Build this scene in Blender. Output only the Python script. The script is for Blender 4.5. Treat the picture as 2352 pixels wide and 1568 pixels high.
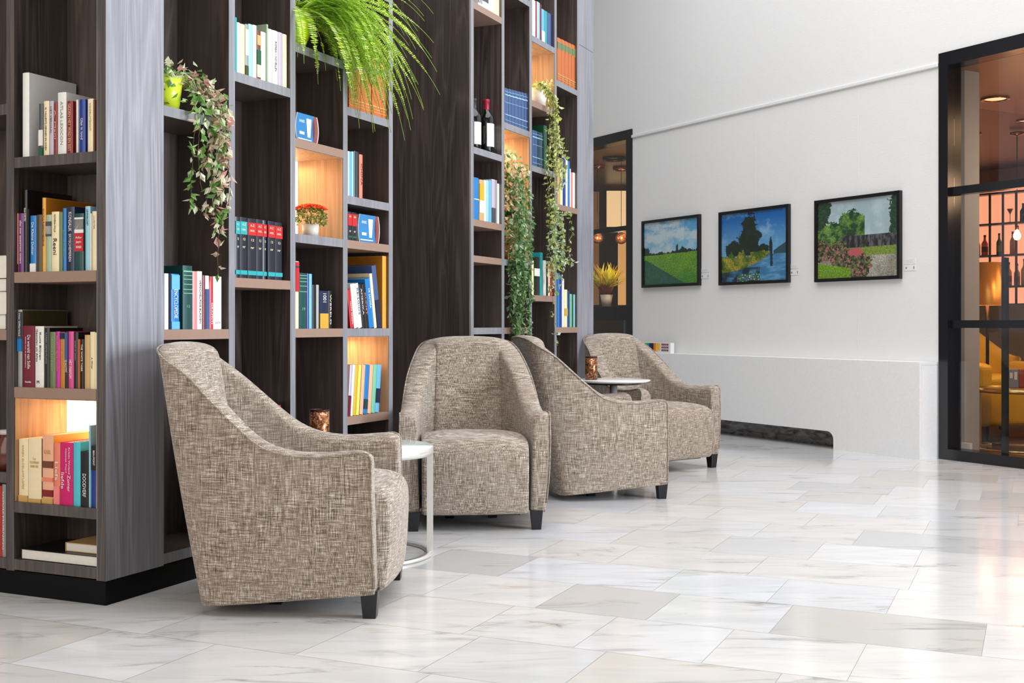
import bpy, bmesh, math, random
from mathutils import Vector, Matrix, noise
random.seed(7)
for o in list(bpy.data.objects): bpy.data.objects.remove(o)
SC = bpy.context.scene
COL = SC.collection
# ------------------------------------------------------------------ camera
EYE = 0.895                      # lens height above the floor
FOC = 2690.0                     # focal length in pixels of the 2352 px frame
cam = bpy.data.cameras.new('camera'); camo = bpy.data.objects.new('camera', cam); COL.objects.link(camo)
cam.sensor_width = 36; cam.lens = 36 * FOC / 2352; cam.shift_y = -39 / 2352
cam.clip_start = .05; cam.clip_end = 100
camo.location = (0, 0, EYE); camo.rotation_euler = (math.radians(90), 0, 0)
SC.camera = camo
# ------------------------------------------------------------------ light
SC.view_settings.view_transform = 'Standard'; SC.view_settings.look = 'None'
SC.view_settings.gamma = 1; SC.view_settings.use_curve_mapping = False
SC.view_settings.exposure = 0.08
w = bpy.data.worlds.new('world'); SC.world = w; w.use_nodes = True
w.node_tree.nodes['Background'].inputs[0].default_value = (.75, .86, 1, 1)
w.node_tree.nodes['Background'].inputs[1].default_value = .15
def area(name, loc, rot, sx, sy, power, col=(1, 1, 1), spread=180):
    l = bpy.data.lights.new(name, 'AREA'); l.shape = 'RECTANGLE'; l.size = sx; l.size_y = sy
    l.energy = power; l.color = col; l.spread = math.radians(spread)
    o = bpy.data.objects.new(name, l); COL.objects.link(o); o.location = loc
    o.rotation_euler = [math.radians(a) for a in rot]; return o
def point(name, loc, power, col=(1, .75, .5), r=.04):
    l = bpy.data.lights.new(name, 'POINT'); l.energy = power; l.color = col; l.shadow_soft_size = r
    o = bpy.data.objects.new(name, l); COL.objects.link(o); o.location = loc; return o
# daylight through the atrium roof, and tall windows at the right; plus added fills from behind and left
area('roof_daylight', (1.2, 5.0, 5.6), (0, 0, 0), 6, 9, 500, (.96, .97, 1))
area('window_daylight_right', (5.5, 2.4, 1.75), (90, 0, 100), 2.6, 2.6, 460, (.84, .91, 1))
area('back_fill', (.8, -3.5, 3.2), (72, 0, 0), 5, 3.4, 26, (1, .80, .60))  # unseen warm fill added behind the camera
area('left_fill', (-3.0, .7, 1.8), (90, 0, -30), 2.6, 2.4, 62, (1, .93, .84))  # unseen fill added to brighten the books on the bookcase end
# ------------------------------------------------------------------ frames of reference
def rot2(deg): return Vector((math.cos(math.radians(deg)), math.sin(math.radians(deg)), 0))
class Face:
    """a vertical plane: r runs to the right along it, 'out' comes towards the room"""
    def __init__(s, ox, oy, ang):
        s.o = Vector((ox, oy, 0)); s.ang = math.radians(ang); s.R = rot2(ang); s.N = -rot2(ang + 90)
    def P(s, r, out, z): v = s.o + s.R * r + s.N * out; return Vector((v.x, v.y, z))
    def r(s, px, out=0):         # where a sight line of the photograph meets the plane
        t = (px - 1176) / FOC; o = s.o + s.N * out
        return (t * o.y - o.x) / (s.R.x - t * s.R.y)
    def z(s, px, py, out=0):
        q = s.P(s.r(px, out), out, 0); return EYE - (py - 745) / FOC * q.y
FA = Face(-1.2903, 3.72, 90 - 24.2)       # long face of the bookcases
FL = Face(-1.2903, 3.72, -24.2)           # end face of the near bookcase
FW = Face(2.854, 7.82, -59.8)             # white wall with the pictures
def at(px, py, Y): return Vector(((px - 1176) / FOC * Y, Y, EYE - (py - 745) / FOC * Y))
LEV0, U = .878, .19
def lev(n): return LEV0 + U * n
# ------------------------------------------------------------------ object helpers
def tag(o, label=None, cat=None, group=None, kind=None):
    if label: o['label'] = label
    if cat: o['category'] = cat
    if group: o['group'] = group
    if kind: o['kind'] = kind
    return o
def empty(name, loc=(0, 0, 0), rz=0):
    o = bpy.data.objects.new(name, None); COL.objects.link(o); o.location = loc; o.rotation_euler = (0, 0, rz)
    o.empty_display_size = .05; return o
class MB:
    def __init__(s): s.v = []; s.f = []; s.m = []; s.c = []; s.sm = []
    def add(s, vs, fs, mi=0, M=None, col=None, smooth=False):
        b = len(s.v)
        for p in vs:
            p = Vector(p); s.v.append(M @ p if M else p)
        for f in fs: s.f.append([b + i for i in f]); s.m.append(mi); s.c.append(col); s.sm.append(smooth)
    def box(s, x0, x1, y0, y1, z0, z1, mi=0, M=None, col=None):
        s.add([(x0,y0,z0),(x1,y0,z0),(x1,y1,z0),(x0,y1,z0),(x0,y0,z1),(x1,y0,z1),(x1,y1,z1),(x0,y1,z1)],
              [(0,3,2,1),(4,5,6,7),(0,1,5,4),(1,2,6,5),(2,3,7,6),(3,0,4,7)], mi, M, col)
    def fbox(s, F, r0, r1, o0, o1, z0, z1, mi=0):       # box in a Face's frame
        q = [F.P(r, o, z) for z in (z0, z1) for (r, o) in ((r0,o1),(r1,o1),(r1,o0),(r0,o0))]
        s.add(q, [(0,3,2,1),(4,5,6,7),(0,1,5,4),(1,2,6,5),(2,3,7,6),(3,0,4,7)], mi)
    def lathe(s, prof, n=32, c=(0, 0, 0), mi=0, a0=0, a1=360, col=None):
        full = abs(a1 - a0) >= 359.9; k = n if full else n + 1; vs = []
        for i in range(k):
            a = math.radians(a0 + (a1 - a0) * i / n)
            for (r, z) in prof: vs.append((c[0] + r * math.cos(a), c[1] + r * math.sin(a), c[2] + z))
        m = len(prof); fs = []
        for i in range(n):
            j = (i + 1) % k
            for q in range(m - 1): fs.append((i*m+q, j*m+q, j*m+q+1, i*m+q+1))
        s.add(vs, fs, mi, None, col, True)
    def tube(s, pts, r, n=8, mi=0, col=None, cap=True):
        pts = [Vector(p) for p in pts]; vs = []; L = len(pts)
        rr = r if isinstance(r, (list, tuple)) else [r] * L
        prev = None
        for i, p in enumerate(pts):
            d = (pts[min(i+1, L-1)] - pts[max(i-1, 0)]).normalized()
            if prev is None: a = d.orthogonal().normalized()
            else: a = (prev - d * prev.dot(d)).normalized()
            prev = a; b = d.cross(a)
            for k in range(n):
                t = 2 * math.pi * k / n; vs.append(p + (a * math.cos(t) + b * math.sin(t)) * rr[i])
        fs = [(i*n+k, i*n+(k+1)%n, (i+1)*n+(k+1)%n, (i+1)*n+k) for i in range(L-1) for k in range(n)]
        if cap: fs += [tuple(range(n-1, -1, -1)), tuple((L-1)*n+k for k in range(n))]
        s.add(vs, fs, mi, None, col, True)
    def build(s, name, mats, parent=None, bevel=0, seg=2, sub=0, auto=None):
        me = bpy.data.meshes.new(name); me.from_pydata([tuple(p) for p in s.v], [], s.f)
        if not isinstance(mats, (list, tuple)): mats = [mats]
        for m in mats: me.materials.append(m)
        me.polygons.foreach_set('material_index', s.m)
        me.polygons.foreach_set('use_smooth', s.sm)
        if any(c is not None for c in s.c):
            at_ = me.color_attributes.new('col', 'FLOAT_COLOR', 'CORNER'); buf = []
            for p, c in zip(me.polygons, s.c): buf += list((c or (1, 1, 1))[:3]) + [1.0] if False else (list((c or (1,1,1))[:3]) + [1.0]) * p.loop_total
            at_.data.foreach_set('color', buf)
        me.update()
        o = bpy.data.objects.new(name, me); COL.objects.link(o)
        if parent: o.parent = parent
        if bevel:
            b = o.modifiers.new('bevel', 'BEVEL'); b.width = bevel; b.segments = seg; b.limit_method = 'ANGLE'; b.angle_limit = math.radians(40)
        if sub:
            b = o.modifiers.new('sub', 'SUBSURF'); b.levels = b.render_levels = sub
        return o
def world_to(o, parent):         # keep world coordinates when a part built in place is parented to an empty
    o.parent = parent
    o.matrix_parent_inverse = (Matrix.Translation(parent.location) @ Matrix.Rotation(parent.rotation_euler.z, 4, 'Z')).inverted()
    return o
def struct(o): o['kind'] = 'structure'; return o
# ------------------------------------------------------------------ materials
def srgb(r, g, b):
    f = lambda c: (c/255/12.92 if c <= 10 else ((c/255+.055)/1.055)**2.4)
    return (f(r), f(g), f(b))
class NT:
    def __init__(s, name):
        s.mat = bpy.data.materials.new(name); s.mat.use_nodes = True; s.t = s.mat.node_tree
        s.b = s.t.nodes['Principled BSDF']
    def n(s, typ, **kw):
        x = s.t.nodes.new(typ)
        for k, v in kw.items():
            if k.startswith('i_'): x.inputs[int(k[2:]) if k[2:].isdigit() else k[2:].replace('_', ' ')].default_value = v
            else: setattr(x, k, v)
        return x
    def l(s, a, b): s.t.links.new(a, b)
    def ramp(s, fac, stops):
        r = s.n('ShaderNodeValToRGB'); e = r.color_ramp.elements
        while len(e) < len(stops): e.new(.5)
        for q, (p, c) in zip(e, stops): q.position = p; q.color = (*c, 1)
        s.l(fac, r.inputs[0]); return r.outputs[0]
    def coord(s, kind='Object', scale=(1, 1, 1), rz=0):
        t = s.n('ShaderNodeTexCoord'); m = s.n('ShaderNodeMapping'); m.inputs['Scale'].default_value = scale
        m.inputs['Rotation'].default_value = (0, 0, rz)
        s.l(t.outputs[kind], m.inputs[0]); return m.outputs[0]
    def noise(s, vec, scale, detail=3, rough=.5, dist=0):
        x = s.n('ShaderNodeTexNoise'); x.inputs['Scale'].default_value = scale; x.inputs['Detail'].default_value = detail
        x.inputs['Roughness'].default_value = rough; x.inputs['Distortion'].default_value = dist
        s.l(vec, x.inputs['Vector']); return x.outputs['Fac']
    def mix(s, fac, a, b, mode='MIX'):
        x = s.n('ShaderNodeMix', data_type='RGBA', blend_type=mode)
        for v, i in ((fac, 0), (a, 6), (b, 7)):
            if isinstance(v, (int, float)): x.inputs[i].default_value = v
            elif isinstance(v, tuple): x.inputs[i].default_value = (*v[:3], 1)
            else: s.l(v, x.inputs[i])
        return x.outputs[2]
    def bump(s, h, strength, dist=.001):
        b = s.n('ShaderNodeBump'); b.inputs['Strength'].default_value = strength; b.inputs['Distance'].default_value = dist
        s.l(h, b.inputs['Height']); s.l(b.outputs[0], s.b.inputs['Normal'])
    def set(s, col=None, rough=None, metal=None, spec=None, em=None, es=None):
        b = s.b.inputs
        if col is not None:
            if isinstance(col, tuple): b['Base Color'].default_value = (*col, 1)
            else: s.l(col, b['Base Color'])
        if rough is not None: b['Roughness'].default_value = rough
        if metal is not None: b['Metallic'].default_value = metal
        if spec is not None: b['Specular IOR Level'].default_value = spec
        if em is not None: b['Emission Color'].default_value = (*em, 1); b['Emission Strength'].default_value = es or 1
        return s.mat
CM = {}
def plain(col, rough=.5, metal=0, spec=.5, em=None, es=0):
    k = (tuple(round(c, 4) for c in col), rough, metal, spec, em, es)
    if k not in CM:
        n = NT('paint'); v = n.coord('Object'); f = n.noise(v, 60, 2)
        c = n.mix(f, tuple(x * .93 for x in col), tuple(min(1, x * 1.05) for x in col))
        CM[k] = n.set(c, rough, metal, spec, em, es)
    return CM[k]
def wood(name, dark, mid, light, rough=.42, spec=.5, scale=1.0):
    n = NT(name)
    v = n.coord('Object', (9 * scale, 9 * scale, .55 * scale))
    base = n.noise(v, 1.0, 3, .5, .6)
    rings = n.n('ShaderNodeMath', operation='MULTIPLY', i_1=16.0); n.l(base, rings.inputs[0])
    fr = n.n('ShaderNodeMath', operation='PINGPONG', i_1=1.0); n.l(rings.outputs[0], fr.inputs[0])
    v2 = n.coord('Object', (170, 170, 3.2)); fine = n.noise(v2, 1.0, 4, .6)
    v3 = n.coord('Object', (5, 5, .35)); big = n.noise(v3, 1.0, 2)
    c1 = n.ramp(fr.outputs[0], [(0, dark), (.55, mid), (1, light)])
    c2 = n.ramp(fine, [(.3, dark), (.62, light)])
    c = n.mix(.45, c1, c2); c = n.mix(n.ramp(big, [(.3, (0, 0, 0)), (.7, (.5, .5, .5))]), c, light)
    n.set(c, rough, 0, spec); n.bump(fine, .25, .0006)
    return n.mat
M_WOOD = wood('dark_walnut', (.010, .0065, .0052), (.031, .021, .017), (.105, .076, .064), .36, 1.0)
M_PANEL = wood('lit_walnut_panel', (.13, .13, .145), (.21, .21, .235), (.32, .32, .36), .34, .8)  # walnut greyed and lightened: daylight on the long face put into its colour
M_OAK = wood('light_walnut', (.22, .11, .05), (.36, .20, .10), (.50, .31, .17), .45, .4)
M_EDGE = wood('lit_walnut_edge', (.15, .15, .165), (.21, .21, .23), (.28, .28, .31), .34, .7)  # walnut front edges with the daylight sheen put into their colour
M_TAUPE = plain((.31, .20, .15), .38, 0, .5)
M_PLINTH = plain((.003, .003, .0035), .6, 0, .15)
M_LITPANEL = plain((1, .93, .8), .5, 0, .5, (1, .84, .60), 2.2)
M_BLACK = plain((.006, .006, .008), .3)
M_BLACKM = plain((.005, .005, .007), .22, 0, .6)
M_PAPER = plain((.78, .74, .66), .7)
M_WHITE = plain((.82, .82, .81), .45)
M_STEEL = plain((.80, .78, .74), .3, .6)
M_COPPER = plain((.55, .27, .15), .25, 1)
M_BRASS = plain((.75, .5, .2), .25, 1)
def vcol(name, rough=.5, spec=.5, sss=0, trans=0):
    n = NT(name); a = n.n('ShaderNodeVertexColor'); a.layer_name = 'col'
    f = n.noise(n.coord('Object'), 90, 2)
    c = n.mix(f, a.outputs[0], (1, 1, 1), 'MULTIPLY'); n.set(c, rough, 0, spec)
    n.l(a.outputs[0], n.b.inputs['Base Color'])
    if trans:
        tr = n.n('ShaderNodeBsdfTranslucent'); n.l(a.outputs[0], tr.inputs[0])
        mx = n.n('ShaderNodeMixShader'); mx.inputs[0].default_value = trans
        n.l(n.b.outputs[0], mx.inputs[1]); n.l(tr.outputs[0], mx.inputs[2])
        n.l(mx.outputs[0], n.t.nodes['Material Output'].inputs[0])
    return n.mat
M_LEAF = vcol('leaf', .4, .5, 0, .42)
M_PRINT = vcol('printed', .35)
def glassmat(name, tint=(1, 1, 1), spec=.9):
    n = NT(name); t = n.t; t.nodes.remove(n.b)
    tr = n.n('ShaderNodeBsdfTransparent'); tr.inputs[0].default_value = (*tint, 1)
    gl = n.n('ShaderNodeBsdfGlossy'); gl.inputs['Roughness'].default_value = .01
    fr = n.n('ShaderNodeFresnel'); ge = n.n('ShaderNodeNewGeometry'); mr = n.n('ShaderNodeMapRange')
    mr.inputs['To Min'].default_value = 1.45; mr.inputs['To Max'].default_value = 1 / 1.45; n.l(ge.outputs['Backfacing'], mr.inputs['Value']); n.l(mr.outputs[0], fr.inputs[0])
    mu = n.n('ShaderNodeMath', operation='MULTIPLY', i_1=spec); n.l(fr.outputs[0], mu.inputs[0])
    mx = n.n('ShaderNodeMixShader'); n.l(mu.outputs[0], mx.inputs[0]); n.l(tr.outputs[0], mx.inputs[1]); n.l(gl.outputs[0], mx.inputs[2])
    n.l(mx.outputs[0], t.nodes['Material Output'].inputs[0]); return n.mat
M_GLASS = glassmat('window_glass', (.93, .95, .95))
def fabric():
    n = NT('tweed')
    a = n.noise(n.coord('Object', (430, 430, 20)), 1, 2, .6)
    b = n.noise(n.coord('Object', (22, 22, 430)), 1, 2, .6)
    g = n.noise(n.coord('Object', (300, 300, 300)), 1, 2, .5)
    blot = n.noise(n.coord('Object', (7, 7, 5)), 1, 2)
    s1 = n.n('ShaderNodeMath', operation='ADD'); n.l(a, s1.inputs[0]); n.l(b, s1.inputs[1])
    s2 = n.n('ShaderNodeMath', operation='MULTIPLY_ADD', i_1=.35); n.l(g, s2.inputs[0]); n.l(s1.outputs[0], s2.inputs[2])
    s3 = n.n('ShaderNodeMath', operation='MULTIPLY', i_1=1/2.35); n.l(s2.outputs[0], s3.inputs[0])
    c = n.ramp(s3.outputs[0], [(.34, (.024, .015, .009)), (.44, (.145, .106, .075)), (.52, (.335, .27, .21)), (.64, (.77, .71, .62))])
    c = n.mix(n.ramp(blot, [(.35, (0, 0, 0)), (.65, (.35, .35, .35))]), c, (.35, .275, .225), 'MIX')
    n.set(c, .9, 0, .15); n.b.inputs['Sheen Weight'].default_value = .25
    n.bump(s3.outputs[0], .6, .003)
    return n.mat
M_FABRIC = fabric()
# ------------------------------------------------------------------ floor of rectangular marble tiles
def marble():
    n = NT('marble'); tc = n.n('ShaderNodeTexCoord'); a = n.n('ShaderNodeVertexColor'); a.layer_name = 'col'
    sep = n.n('ShaderNodeSeparateColor'); n.l(a.outputs[0], sep.inputs[0])
    # R: tone, G: vein offset, B: warmth
    off = n.n('ShaderNodeCombineXYZ'); m = n.n('ShaderNodeMath', operation='MULTIPLY', i_1=60.0); n.l(sep.outputs[1], m.inputs[0])
    n.l(m.outputs[0], off.inputs[0]); n.l(m.outputs[0], off.inputs[1])
    ad = n.n('ShaderNodeVectorMath', operation='ADD'); n.l(tc.outputs['Object'], ad.inputs[0]); n.l(off.outputs[0], ad.inputs[1])
    mp = n.n('ShaderNodeMapping'); mp.inputs['Rotation'].default_value = (0, 0, math.radians(-12)); mp.inputs['Scale'].default_value = (1.1, 4.2, 1); n.l(ad.outputs[0], mp.inputs[0])
    cloud = n.noise(mp.outputs[0], 2.2, 5, .6, .8)
    v = n.noise(mp.outputs[0], .9, 6, .55, 1.3)
    ab = n.n('ShaderNodeMath', operation='SUBTRACT', i_1=.5); n.l(v, ab.inputs[0])
    ab2 = n.n('ShaderNodeMath', operation='ABSOLUTE'); n.l(ab.outputs[0], ab2.inputs[0])
    vein = n.ramp(ab2.outputs[0], [(0, (.75, .75, .75)), (.01, (.3, .3, .3)), (.045, (0, 0, 0))])
    msk = n.ramp(n.noise(mp.outputs[0], 1.7, 2), [(.5, (0, 0, 0)), (.68, (1, 1, 1))])
    vm = n.mix(1.0, vein, msk, 'MULTIPLY')
    white = n.mix(sep.outputs[2], (.68, .69, .715), (.73, .68, .61))
    grey = n.mix(sep.outputs[2], (.46, .46, .45), (.54, .49, .42))
    base = n.mix(sep.outputs[0], white, grey)
    c = n.mix(n.ramp(cloud, [(.38, (0, 0, 0)), (.72, (.62, .62, .62))]), base, (.50, .49, .49))
    br = n.ramp(n.noise(mp.outputs[0], 3.1, 4, .6, 1.0), [(.60, (0, 0, 0)), (.74, (.5, .5, .5))]); c = n.mix(br, c, (.50, .42, .33)); c = n.mix(vm, c, (.17, .15, .13))
    n.set(c, .14, 0, .6)
    n.l(n.ramp(cloud, [(.2, (.09, .09, .09)), (.8, (.2, .2, .2))]), n.b.inputs['Roughness'])
    return n.mat
M_MARBLE = marble()
u1 = FA.R; u2 = -FA.N
fm = MB()
ROW = .3755; A0 = 3.028
fixed = {-1: [1.46, 1.077, .60, .18], 0: [1.90, 1.52, 1.176, .814, .4387, -.06], 1: [2.40, 1.86, 1.4514, 1.085, .713, .14, -.42],
         2: [2.13, 1.753, 1.182, .80, .43, -.02], 3: [2.2, 1.80, 1.4715, .95, .40, -.1], 4: [1.6, 1.185, .80, .42, .0], 5: [1.9, 1.5, 1.1, .69, -.10], 6:[1.4,.95,.45,0.]}
greys = {(1, 1.4514): .75, (1, .713): .9, (2, 2.13): .8, (5, .69): .85, (5, 1.1): .35, (3, .95): .35, (-1, 1.46): .3, (0, 1.52): .1, (2, .80): .3, (4, .42): .3, (6, .45): .5, (-1, .60): .45,(3,-.1):.6}
for k in range(-14, 32):
    b = sorted(fixed.get(k, []), reverse=True)
    lo = b[-1] if b else random.uniform(0, .4); hi = b[0] if b else lo
    allb = list(b) if b else [lo]
    x = lo
    while x > -9: x -= random.choice([.38, .45, .52, .6, .68]); allb.append(x)
    x = hi
    while x < 9: x += random.choice([.38, .45, .52, .6, .68]); allb.insert(0, x)
    a0 = A0 + ROW * k; a1 = a0 + ROW
    for i in range(len(allb) - 1):
        b1, b0 = allb[i], allb[i + 1]
        tone = greys.get((k, b1), random.choice([0, 0, 0, 0, .08, .15, .3, .55]) if k not in (0,1,2) or b1 > 2.2 or b1 < -.1 else random.choice([0, 0, .06, .12]))
        warm = random.random() * .7 + (.25 if k < 2 else 0)
        g = .0006
        q = [u1 * aa + u2 * bb for aa, bb in ((a0 + g, b0 + g), (a0 + g, b1 - g), (a1 - g, b1 - g), (a1 - g, b0 + g))]
        fm.add([(p.x, p.y, 0) for p in q], [(0, 3, 2, 1)], 0, None, (tone, random.random(), min(1, warm)))
fl = fm.build('floor', M_MARBLE); struct(fl)
for p in fl.data.polygons:
    if p.normal.z < 0: p.flip()
g = MB(); g.box(-9, 12, -5, 20, -.12, -.0008); struct(g.build('floor_screed', plain((.42, .40, .37), .6)))
# ------------------------------------------------------------------ walls
def wallmat():
    n = NT('woven_wallpaper')
    a = n.noise(n.coord('Object', (260, 260, 30)), 1, 2); b = n.noise(n.coord('Object', (30, 30, 260)), 1, 2)
    s = n.n('ShaderNodeMath', operation='ADD'); n.l(a, s.inputs[0]); n.l(b, s.inputs[1])
    f = n.noise(n.coord('Object'), 1.3, 2)
    n.set(n.mix(f, (.80, .79, .77), (.85, .84, .82)), .75, 0, .25); n.bump(s.outputs[0], .5, .002)
    return n.mat
M_WALL = wallmat()
WH = 2.70                        # head of the two glazed openings
rWL = FW.r(1453)                 # right edge of far opening
m = MB()
m.fbox(FW, rWL, 0, -.16, 0, 0, WH)                 # between the two openings
m.fbox(FW, -7.5, 9.0, -.16, 0, WH, 5.8)            # above them
m.fbox(FW, -7.5, rWL - 1.7, -.16, 0, 0, WH)
m.fbox(FW, 2.3, 9.0, -.16, 0, 0, WH)
struct(m.build('wall_right', M_WALL))
m = MB(); m.fbox(FW, rWL, -.003, 0, .018, 2.615, 2.64); struct(m.build('trim_1', M_WHITE, bevel=.004))
m = MB()
for px in (1970, 1735): r = FW.r(px); m.fbox(FW, r - .0012, r + .0012, -.001, .0008, .645, 2.61)
struct(m.build('trim_2', plain((.76, .75, .73), .7)))
m = MB(); m.box(-7.2, 9.5, -4.4, -4.2, 0, 5.8); struct(m.build('wall_back', plain((.55, .50, .45), .8)))
m = MB(); m.box(-7.2, -7.0, -4.2, 16, 0, 5.8); struct(m.build('wall_left', plain((.5, .47, .44), .8)))
m = MB(); m.box(-7.0, .0, 12.6, 12.8, 0, 5.8); struct(m.build('wall_far', plain((.55, .52, .48), .8)))
# radiator casing along the foot of the wall
def cabinet():
    root = empty('radiator_casing', FW.P(-.3, .09, 0)); H = .645; D = .18
    r1 = FW.r(2112, D); r0 = r1 - 3.35
    M = plain((.87, .865, .85), .4)
    # front board with the low rounded air slot
    sr = FW.r(1914, D); sh = .126; rad = .06; pts = [(r0, 0), (r0, H), (r1, H), (r1, 0), (sr, 0)]
    pts += [(sr, sh - rad)] + [(sr - rad + rad * math.cos(a), sh - rad + rad * math.sin(a)) for a in [math.pi/2 * i / 8 for i in range(1, 9)]]
    pts += [(r0 + .35, sh), (r0 + .35, 0)]
    m = MB(); n = len(pts)
    fr = [FW.P(r, D, z) for r, z in pts]; bk = [FW.P(r, D - .02, z) for r, z in pts]
    m.add(fr + bk, [tuple(range(n))] + [tuple(range(2*n-1, n-1, -1))] + [(i, (i+1) % n, n+(i+1) % n, n+i)[::-1] for i in range(n)])
    world_to(m.build('front_board', M), root)
    m = MB(); m.fbox(FW, r1 - .02, r1, .002, D - .021, 0, H - .021); world_to(m.build('end_board', M), root)
    m = MB(); m.fbox(FW, r0, r1, .002, D - .0205, H - .02, H); world_to(m.build('top_board', M), root)
    m = MB(); m.fbox(FW, r0, sr + .1, .004, .03, .0, .2)
    world_to(m.build('slot_lining', M_MARBLE_D), root)
    tag(root, 'long white radiator casing with rounded floor slot under the three pictures', 'radiator cover')
def marble_d():
    n = NT('grey_marble'); v = n.coord('Object', (2, 2, 6)); a = n.noise(v, 3, 5, .6, 1.5)
    return n.set(n.ramp(a, [(.35, (.02, .018, .016)), (.5, (.16, .15, .14)), (.7, (.3, .29, .27))]), .25)
M_MARBLE_D = marble_d()
cabinet()
# ------------------------------------------------------------------ bookcases
T = .035; DEP = .235
def bookcase(root, cols, face, name_mat, top, shelves, lit):
    """cols: centre lines of the dividers; shelves: per column list of (level, material key)"""
    for i, r in enumerate(cols):
        if r is None: continue
        m = MB(); m.fbox(face, r - T/2, r + T/2, -DEP, -.0015, .079, top); world_to(m.build('divider', M_WOOD), root)
        m = MB(); m.fbox(face, r - T/2, r + T/2, -.0014, 0, .079, top); world_to(m.build('edge_strip', name_mat), root)
    xs = [c for c in cols]
    for i, sh in enumerate(shelves):
        a, b = xs[i] + T/2, xs[i+1] - T/2
        prev = None
        for (lv, k) in sh:
            z = lev(lv)
            m = MB(); m.fbox(face, a + .0003, b - .0003, -DEP + .001, -.002, z - T, z)
            world_to(m.build('shelf', M_TAUPE if k == 't' else M_WOOD), root)
            m = MB(); m.fbox(face, a + .0003, b - .0003, -.0019, -.0002, z - T, z)
            world_to(m.build('shelf_edge', M_TAUPE if k == 't' else name_mat), root)
        for (lo, hi) in lit[i]:
            m = MB(); m.fbox(face, a + .001, b - .001, -DEP + .0015, -DEP + .006, lev(lo) + .001, lev(hi) - T - .001)
            p = world_to(m.build('lit_back_panel', M_LITPANEL), root); p['label'] = 'glowing white backlit panel'
TOP = 3.6
# near bookcase: end face (FL) and long face (FA)
root = empty('bookcase', FA.P(.9, -.3, 0))
tag(root, 'tall near dark walnut bookcase wrapping a corner, with lime-potted ivy and fern', 'bookcase', 'dark walnut bookcases')
pitch = .387
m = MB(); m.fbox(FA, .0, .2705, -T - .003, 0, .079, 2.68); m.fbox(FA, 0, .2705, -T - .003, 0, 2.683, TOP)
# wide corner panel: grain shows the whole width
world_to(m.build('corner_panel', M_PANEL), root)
m = MB(); m.fbox(FL, -T, -.0005, -.0015, .0008, .079, TOP); world_to(m.build('edge_strip', M_WOOD), root)
colsA = [.253, .638, 1.024, 1.410, 1.7955]
m = MB(); m.fbox(FA, .2355, .2704, -DEP - .002, -T - .0035, .079, TOP); world_to(m.build('divider', M_WOOD), root)
shA = [[(-4, 'w'), (0, 't'), (4, 'w'), (8, 'w'), (12, 'w')],
       [(-4, 'w'), (-3, 'w'), (1, 't'), (5, 'w'), (8.2, 'w'), (12, 'w')],
       [(-4, 'w'), (-3, 'w'), (0, 't'), (2, 'w'), (4, 't'), (6, 'w'), (10, 'w')],
       [(-4, 'w'), (-2, 't'), (0, 'w'), (2, 't'), (3, 'w'), (5, 'w'), (8, 'w'), (12, 'w')]]
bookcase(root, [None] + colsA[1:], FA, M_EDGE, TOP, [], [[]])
def shelves_only(root, cols, face, em, shelves, lit): bookcase_cells(root, cols, face, em, shelves, lit)
def bookcase_cells(root, cols, face, em, shelves, lit):
    keep = list(cols)
    for i, sh in enumerate(shelves):
        a, b = keep[i] + T/2, keep[i+1] - T/2
        for (lv, k) in sh:
            z = lev(lv)
            m = MB(); m.fbox(face, a + .0003, b - .0003, -DEP + .001, -.002, z - T, z)
            world_to(m.build('shelf', M_TAUPE if k == 't' else M_WOOD), root)
            m = MB(); m.fbox(face, a + .0003, b - .0003, -.0019, -.0002, z - T, z)
            world_to(m.build('shelf_edge', M_TAUPE if k == 't' else em), root)
        for (lo, hi) in lit[i]:
            m = MB(); m.fbox(face, a + .001, b - .001, -DEP + .0015, -DEP + .006, lev(lo) + .001, lev(hi) - T - .001)
            p = world_to(m.build('lit_back_panel', M_LITPANEL), root); p['label'] = 'glowing white backlit panel'
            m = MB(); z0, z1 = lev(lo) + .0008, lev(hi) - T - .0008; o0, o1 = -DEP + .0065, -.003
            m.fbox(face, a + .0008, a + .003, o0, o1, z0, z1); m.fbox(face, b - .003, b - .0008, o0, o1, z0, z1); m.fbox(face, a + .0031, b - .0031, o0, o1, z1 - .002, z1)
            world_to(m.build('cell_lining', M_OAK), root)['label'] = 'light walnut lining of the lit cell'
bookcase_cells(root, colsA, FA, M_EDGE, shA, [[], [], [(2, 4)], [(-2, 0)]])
m = MB(); m.fbox(FA, .2355, 1.813, -DEP - .02, -DEP - .0005, .079, TOP); world_to(m.build('back_panel', M_WOOD), root)
# end face: r is negative to the left of the corner
colsL = [-.412 - pitch, -.412, -.0225]
bookcase(root, [-.412 - 2*pitch, -.412 - pitch, -.412], FL, M_WOOD, TOP, [], [[]])
shL = [[(-4, 'w'), (-2.5, 'w'), (0, 't'), (3.95, 'w'), (8, 'w')],
       [(-4, 'w'), (-3, 'w'), (-1, 't'), (1, 't'), (3, 'w'), (7.5, 'w'), (12, 'w')]]
bookcase_cells(root, colsL, FL, M_WOOD, shL, [[], [(-3, -1)]])
bookcase_cells(root, [-.412 - 2*pitch, -.412 - pitch], FL, M_WOOD, [[(-4, 'w'), (-1, 't'), (2, 'w'), (5, 'w'), (9, 'w')]], [[]])
m = MB(); m.fbox(FL, -1.3, -T - .004 , -DEP - .0, -DEP + .0012, .079, TOP)
world_to(m.build('back_panel', M_WOOD), root)
m = MB(); m.fbox(FA, .006, 1.80, -.28, -.006, 0, .078); m.fbox(FL, -1.28, -.28, -.26, -.006, 0, .078)
world_to(m.build('plinth', M_PLINTH), root)
BOOKCASE_A = root
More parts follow.
